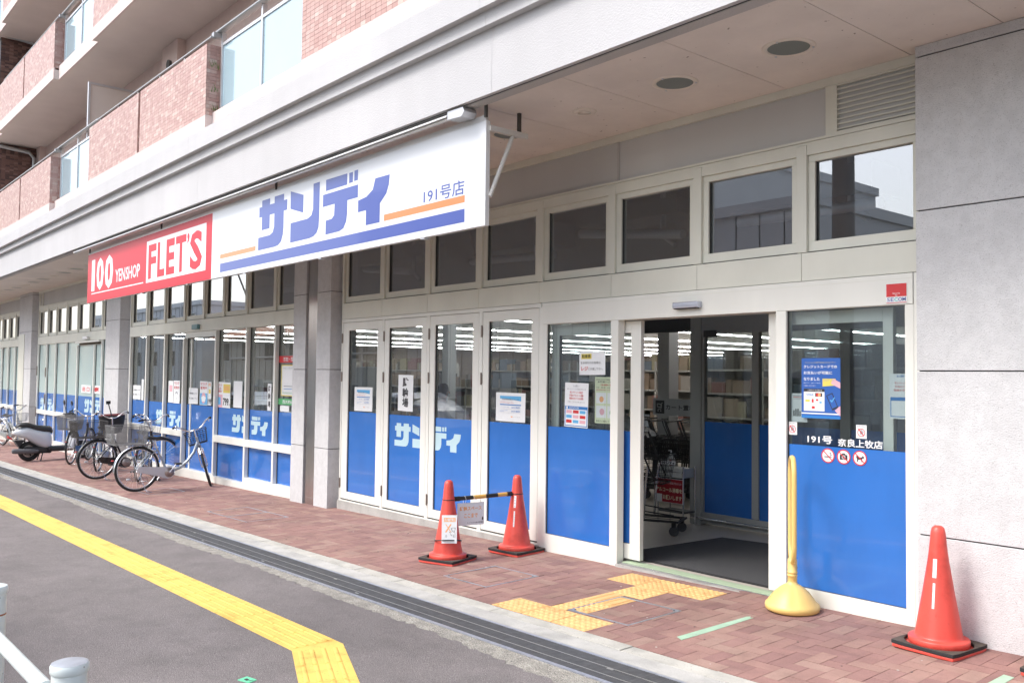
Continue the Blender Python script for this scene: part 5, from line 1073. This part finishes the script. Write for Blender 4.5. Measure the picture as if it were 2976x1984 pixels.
# trolleys
def cart_parts(root, chrome_leg=False):
    m = MB()
    for s in (-1, 1):
        m.tube([(.0, s*.22, 1.0), (.02, s*.22, .93), (.16, s*.21, .62), (.20, s*.19, .55)], .009, 8)
        m.tube([(-.30, s*.2, .14), (.42, s*.17, .14)], .009, 8).tube([(-.28, s*.2, .26), (.38, s*.15, .20)], .007, 8)
    m.tube([(0, -.22, 1.0), (0, .22, 1.0)], .012, 10); m.tube([(-.30, -.2, .14), (-.30, .2, .14)], .009, 8); m.tube([(.42, -.17, .14), (.42, .17, .14)], .012, 8)
    for y in (-.1, 0, .1): m.tube([(-.28, y, .14), (.42, y, .14)], .004, 6)
    m.build('frame', black, root)
    MB().tube([(.08, -.19, .14), (.10, -.19, .50), (.13, -.20, .68)], .013, 10).tube([(.08, .19, .14), (.10, .19, .50), (.13, .20, .68)], .013, 10).build('upright', chrome if chrome_leg else black, root)
    basket(None, -.28, .30, -.21, .21, .50, .78, root, black, 'wire_basket', 8, 5, .003, .04)
    for x, y in ((-.28, -.19), (-.28, .19), (.38, -.15), (.38, .15)):
        MB().box(x-.02, x+.02, y-.02, y+.02, .085, .14).build('caster_fork', black, root); o = MB().tube([(x, y-.013, .048), (x, y+.013, .048)], .047, 16).build('caster', mat('caster_wheel', (.06, .06, .06), .5), root)
T1 = empty('shopping_trolley', (-6.12, 6.92, .056), R(24), label='black shopping trolley just inside the open entrance, a gloved hand on its handle', cat='shopping trolley', group='black shopping trolleys'); cart_parts(T1, True)
T2 = empty('shopping_trolley', (-7.0, 9.1, .056), R(12), label='black shopping trolley, first from the right in the front parked row', cat='shopping trolley', group='black shopping trolleys'); cart_parts(T2)
tg = MB().box(-.07, .07, -.003, 0, -.016, .016); 
for i in range(14):
    if i == 0: continue
    c = copy_tree(T2); c['label'] = 'black shopping trolley, %s from the right in the %s parked row' % (ORD[i % 7], ('front', 'back')[i//7]); c.location = (-7.0-(i % 7)*.24, 9.1+(i//7)*.55-(i % 7)*.02, .056)
NS = empty('name_plate', (-5.82, 6.98, .765), R(40), label='small white plate lettered サンディ on the trolley inside the entrance', cat='plate'); tg.build('plate', white, NS); m = MB(); logo(m, -.06, .06, -.012, .012, -.0045); m.build('lettering', pk, NS)
# sanitiser stand
NSX, NSY = -6.19, 7.56
ST = empty('sanitiser_stand', (NSX, NSY, .056), label='chrome stand with a white tray and a red card beside the inner door', cat='stand')
m = MB()
for x in (-.17, .17):
    for y in (-.1, .1): m.tube([(x, y, 0), (x, y, .62)], .009, 8)
m.tube([(-.17, -.1, .16), (.17, -.1, .16)], .006, 6).tube([(-.17, -.1, .56), (.17, -.1, .56)], .006, 6); m.build('leg', chrome, ST); MB().box(-.165, .165, -.095, .095, .13, .15).build('shelf_board', dkg, ST); MB().box(-.155, .155, -.10, .1, .50, .60).build('tray', mat('tray_white', (.62, .62, .60), .4), ST, bevel=.008)
m = MB().box(-.20, .19, -.128, -.125, .235, .49); m.build('card', MATS['white_print'], ST); m = MB(); m.rect(-.195, .185, .24, .485, -.129, 0); m.rect(-.2, -.09, .237, .32, -.1295, 1); m.text('新型コロナウイルス感染予防のため', -.18, .17, .43, .455, -.130, 1); m.text('アルコール消毒を', -.175, .18, .345, .395, -.130, 2, .03); m.text('お願いします', -.08, .175, .265, .315, -.130, 2, .03); m.build('print', [mat('card_red', (.36, .02, .03), .3), white, mat('cream_print', (.8, .7, .5), .5)], ST)
SB_ = empty('sanitiser_bottle', (NSX-.06, NSY-.02, .658), label='white pump bottle with a red label standing on the sanitiser tray', cat='bottle')
MB().loft([((0, 0, 0), (.045, 0, 0), (0, .03, 0)), ((0, 0, .09), (.045, 0, 0), (0, .03, 0)), ((0, 0, .115), (.02, 0, 0), (0, .018, 0)), ((0, 0, .135), (.014, 0, 0), (0, .014, 0))], 20, e=3).build('bottle', MATS['tray_white'], SB_); MB().tube([(0, 0, .135), (0, 0, .175), (-.035, 0, .172)], .007, 8).build('pump', white, SB_); MB().box(.0, .035, -.0315, -.0305, .02, .08).build('bottle_label', MATS['card_red'], SB_)
# ---- people: one continuous skin each
def person(name, loc, rz, lab, joints, edges, skin_m, parts):
    r = empty(name, loc, rz, label=lab, cat='person')
    me = bpy.data.meshes.new('body'); me.from_pydata([j[0] for j in joints], edges, []); o = bpy.data.objects.new('body', me); COL.objects.link(o); o.parent = r
    sm = o.modifiers.new('skin', 'SKIN'); 
    for v, j in zip(me.skin_vertices[0].data, joints): v.radius = j[1] if isinstance(j[1], tuple) else (j[1], j[1])
    me.skin_vertices[0].data[0].use_root = True
    o.modifiers.new('sub', 'SUBSURF').levels = 2; o.modifiers['sub'].render_levels = 2
    bpy.context.view_layer.update(); dg = bpy.context.evaluated_depsgraph_get(); e = bpy.data.meshes.new_from_object(o.evaluated_get(dg)); o.modifiers.clear(); o.data = e; e.materials.clear(); e.materials.append(skin_m)
    for p in e.polygons: p.use_smooth = True
    return r, o
skin = mat('skin', (.50, .30, .22), .5); hairm = mat('hair_black', (.012, .010, .009), .45); shirt = mat('pale_shirt', (.42, .39, .37), .8)
def clothed(root, body, test, m, nm, off=.012):
    """a garment made from the part of the body surface that the test picks, pushed out a little"""
    me = body.data; vs = {}; V2 = []; F2 = []
    for p in me.polygons:
        if test(p.center):
            f = []
            for i in p.vertices:
                if i not in vs: vs[i] = len(V2); v = me.vertices[i]; V2.append(tuple(v.co+v.normal*off))
                f.append(vs[i])
            F2.append(tuple(f))
    g = MB().add(V2, F2, 0, True).build(nm, m, root); s = g.modifiers.new('solid', 'SOLIDIFY'); s.thickness = .004; return g
def human(loc, rz, lab, armL, armR, hair_long=True):
    J = [((0, 0, .92), (.15, .11)), ((0, 0, 1.08), (.125, .09)), ((0, 0, 1.28), (.155, .10)), ((0, 0, 1.40), (.10, .07)), ((0, .0, 1.47), (.052, .052)), ((0, .01, 1.53), (.058, .07)), ((0, .015, 1.60), (.074, .092)), ((0, .01, 1.66), (.066, .080)),
         ((.17, 0, 1.37), .055), ((-.17, 0, 1.37), .055)]
    E = [(0, 1), (1, 2), (2, 3), (3, 4), (4, 5), (5, 6), (6, 7), (3, 8), (3, 9)]
    for base, arm in ((8, armR), (9, armL)):
        prev = base
        for p, r in arm: J.append((p, r)); E.append((prev, len(J)-1)); prev = len(J)-1
        h = V(J[prev][0]); d = (h-V(J[E[-1][0]][0])).normalized(); s = d.cross(V((0, 0, 1))).normalized()
        for k, (o_, l) in enumerate(((-.030, .065), (-.010, .075), (.010, .072), (.030, .058))):
            a = h+s*o_*.8+d*.03; J.append((tuple(a), .0115)); E.append((prev, len(J)-1)); q = len(J)-1
            J.append((tuple(a+d*l*.55-V((0, 0, .006))), .0095)); E.append((q, len(J)-1)); J.append((tuple(a+d*l*.85-V((0, 0, .035))), .008)); E.append((len(J)-2, len(J)-1))
        a = h+s*.045; J.append((tuple(a-V((0, 0, .005))), .011)); E.append((prev, len(J)-1)); J.append((tuple(a+d*.035-V((0, 0, .02))), .009)); E.append((len(J)-2, len(J)-1))
    for s in (-1, 1):
        k = len(J); J += [((s*.085, 0, .84), .085), ((s*.09, .01, .50), .060), ((s*.09, -.01, .30), .05), ((s*.09, -.01, .08), .036), ((s*.095, .10, .035), (.036, .026)), ((s*.095, .15, .03), (.03, .02))]; E += [(0, k), (k, k+1), (k+1, k+2), (k+2, k+3), (k+3, k+4), (k+4, k+5)]
    r, o = person('person', loc, rz, lab, J, E, skin, None)
    clothed(r, o, lambda c: .82 < c.z < 1.435 and not (abs(c.x) > .12 and c.z < 1.02 and c.y > .1) and not (c.y > .40), shirt, 'shirt'); clothed(r, o, lambda c: .07 < c.z < .86 and abs(c.x) < .2 and abs(c.y) < .13, mat('dark_trousers', (.03, .032, .04), .8), 'trousers', .014)
    hm = MB().loft([((0, -.02, 1.52), (.082, 0, 0), (0, .075, 0)), ((0, -.015, 1.58), (.092, 0, 0), (0, .098, 0)), ((0, -.005, 1.65), (.090, 0, 0), (0, .105, 0)), ((0, .0, 1.71), (.070, 0, 0), (0, .085, 0)), ((0, .0, 1.745), (.03, 0, 0), (0, .04, 0))], 18)
    if hair_long: hm.loft([((0, -.09, 1.62), (.055, 0, 0), (0, .045, 0)), ((0, -.115, 1.50), (.05, 0, 0), (0, .04, 0)), ((0, -.105, 1.36), (.035, 0, 0), (0, .03, 0))], 12)
    hm.build('hair', hairm, r)
    f = MB(); f.loft([((0, .095, 1.60), (.012, 0, 0), (0, 0, .02)), ((0, .118, 1.585), (.010, 0, 0), (0, 0, .012))], 8); f.build('nose', skin, r)
    m = MB(); [m.lathe([(0, -.006), (.009, 0), (0, .006)], 8, (s*.03, .090, 1.615)) for s in (-1, 1)]; m.build('eye', dark, r)
    for s in (-1, 1): MB().lathe([(0, -.02), (.012, 0), (0, .02)], 8, (s*.078, .0, 1.60)).build('ear', skin, r)
    MB().box(-.07, .07, .085, .105, 1.53, 1.58).build('face_mask', white, r, bevel=.015)
    return r
h1 = human((-10.05, 7.25, .056), R(-40), 'woman with tied back black hair and a pale shirt behind the folding doors', [((-.20, .08, 1.16), .04), ((-.16, .28, 1.06), .032), ((-.14, .34, 1.05), .034)], [((.20, .08, 1.16), .04), ((.16, .28, 1.06), .032), ((.14, .34, 1.05), .034)])
h1.scale = (.83, .83, .83)
h2 = human((-6.72, 7.02, .03), R(-62), 'person in a pale shirt pushing the trolley inside the entrance, one gloved hand in view', [((-.19, .12, 1.15), .042), ((-.17, .36, 1.02), .034), ((-.15, .42, 1.01), .034)], [((.19, .12, 1.15), .042), ((.17, .36, 1.02), .034), ((.15, .42, 1.01), .034)], False)
bd = [c for c in h2.children if c.name.startswith('body')][0]; clothed(h2, bd, lambda c: c.y > .37 and .9 < c.z < 1.12, mat('white_glove', (.70, .68, .65), .7), 'glove', .005)
# ================================================================ ACROSS THE STREET (seen mirrored in the glass)
wall_g = mat('siding_grey', (.60, .60, .60), .7, var=.06, vs=.6, streak=True); wall_w = mat('render_cream', (.58, .56, .50), .85, var=.06, vs=.8); roof_t = mat('roof_terracotta', (.42, .17, .09), .75, var=.15, vs=8); wdark = mat('window_dark', (.05, .06, .07), .15); wfr = mat('window_frame_white', (.6, .6, .6), .5)
def house(x0, x1, y0, y1, h, m, lab, roof=None, floors=2, nw=5, sign=None):
    r = empty('building_across', ((x0+x1)/2, y1, 0), label=lab, cat='building'); g = gz((x0+x1)/2, y1); r.location.z = g; w = (x1-x0)/2; d = y1-y0
    MB().box(-w, w, -d, 0, -1, h).build('wall', m, r)
    for i in range(int(2*w/.9)): MB().box(-w+i*.9, -w+i*.9+.03, 0, .015, .2, h-.05).build('seam', joint, r)
    MB().tube([(-w+3, .12, 0), (-w+3, .12, h-1.4), (w-1, .12, h-1.25)], .07, 8).tube([(w-4, .15, 0), (w-4, .15, h+.3)], .08, 8).build('pipe', wfr, r)
    for f in range(floors):
        for i in range(nw):
            x = -w+(i+.5)*2*w/nw; z = 1.0+f*h/floors; q = MB().box(x-.75, x+.75, 0, .05, z, z+1.3).build('window', wfr, r); MB().box(x-.69, x-.02, .05, .055, z+.06, z+1.24).box(x+.02, x+.69, .05, .055, z+.06, z+1.24).build('glass_pane', wdark, q)
    if roof:
        p = MB(); k = 24
        for i in range(k):  # courses of tiles
            a, b = i/k, (i+1)/k; y0_, y1_ = .6-a*(d/2+.6), .6-b*(d/2+.6)-.05; p.add([(-w-.5, y0_, h+a*1.9), (w+.5, y0_, h+a*1.9), (w+.5, y1_, h+b*1.9+.02), (-w-.5, y1_, h+b*1.9+.02), (-w-.5, y0_, h+a*1.9-.08), (w+.5, y0_, h+a*1.9-.08)], [(0, 1, 2, 3), (4, 5, 1, 0)])
        p.add([(-w-.5, -d/2, h+1.9), (w+.5, -d/2, h+1.9), (w+.5, -d-.6, h-.05), (-w-.5, -d-.6, h-.05)], [(0, 1, 2, 3)]); p.build('roof', roof, r)
    else: MB().box(-w-.1, w+.1, -d-.1, .15, h, h+.35).build('parapet', wfr, r)
    return r
house(-19.3, -14.6, -24, -13.0, 7.5, wall_g, 'low grey panelled block across the street, mirrored in the upper windows on the right', None, 2, 2)
house(-37, -19.5, -26, -13.2, 10.5, wall_g, 'long grey panelled building across the street, mirrored in the upper windows', None, 3, 5)
house(-62, -37.5, -25, -13.5, 5.2, wall_w, 'cream building with a terracotta roof across the street, mirrored in the shop windows', roof_t, 2, 7)
house(-95, -66, -26, -14, 8.5, wall_g, 'tall grey building far down the street, mirrored in the glass', None, 3, 7)
house(2, 26, -27, -15, 7, wall_w, 'pale building across the street on the right', None, 2, 6)
UP_ = empty('utility_pole', (-7.0, -1.1, gz(-7.0, -1.1)), label='concrete utility pole across the footpath, mirrored in the rightmost upper window', cat='utility pole')
pole_m = mat('pole_concrete', (.22, .21, .20), .8); MB().lathe([(.19, -.3), (.13, 11)], 20).build('pole', pole_m, UP_); MB().box(-.9, .9, -.05, .05, 9.6, 9.72).build('crossarm', alum, UP_); MB().lathe([(.21, 6.5), (.21, 6.56), (.17, 6.56)], 20).build('band', steel2, UP_)
for i, (z, y) in enumerate(((9.8, -.0), (8.2, .12), (7.2, .15), (6.4, .16))):
    pts = [(-7.6+dx, -1.1+y, gz(-7.6, -1.1)+z-.7*math.sin(math.pi*((dx+90) % 30)/30)*.6) for dx in range(-90, 31, 3)]
    o = MB().tube(pts, .02 if i else .012, 6).build('overhead_cable', black, label='overhead cable strung along the street, '+['uppermost', 'second from the top', 'third from the top', 'lowest'][i]+' on the pole', cat='cable', group='overhead cables along the street')
# parked car mirrored in the folding doors
def car(x, y, lab, m):
    r = empty('car', (x, y, gz(x, y)-.0), R(0), label=lab, cat='car')
    MB().loft([((-2.0, 0, .62), (0, .72, 0), (0, 0, .22)), ((-1.85, 0, .62), (0, .82, 0), (0, 0, .34)), ((0, 0, .62), (0, .86, 0), (0, 0, .36)), ((1.5, 0, .60), (0, .84, 0), (0, 0, .32)), ((2.0, 0, .55), (0, .74, 0), (0, 0, .22))], 28, e=5).build('body', m, r)
    MB().loft([((-1.75, 0, 1.15), (0, .66, 0), (0, 0, .20)), ((-1.2, 0, 1.22), (0, .72, 0), (0, 0, .32)), ((.1, 0, 1.24), (0, .72, 0), (0, 0, .33)), ((1.05, 0, 1.0), (0, .68, 0), (0, 0, .12))], 24, e=4).build('cabin', m, r)
    MB().box(-1.5, -.35, -.735, .735, 1.08, 1.44).box(-.28, .45, -.735, .735, 1.08, 1.42).build('side_window', wdark, r, bevel=.03)
    for wx in (-1.25, 1.25):
        for s in (-1, 1): o = MB().tube([(wx, s*.66, .32), (wx, s*.87, .32)], .32, 24).build('wheel', tyre_m, r); MB().tube([(wx, s*.871, .32), (wx, s*.876, .32)], .2, 20).build('rim', rim_m, o)
    for s in (-1, 1): MB().box(1.93, 2.0, s*.45-.18, s*.45+.18, .62, .76).build('headlight', white, r, bevel=.03)
    return r
car(-19.5, -2.2, 'white car on the street, mirrored in the left folding doors', body); car(-31.0, -2.6, 'grey car on the street, mirrored in the windows behind the bicycles', bk_silver); car(-44, -6, 'dark car farther down the street, mirrored in the glass', bk_black)
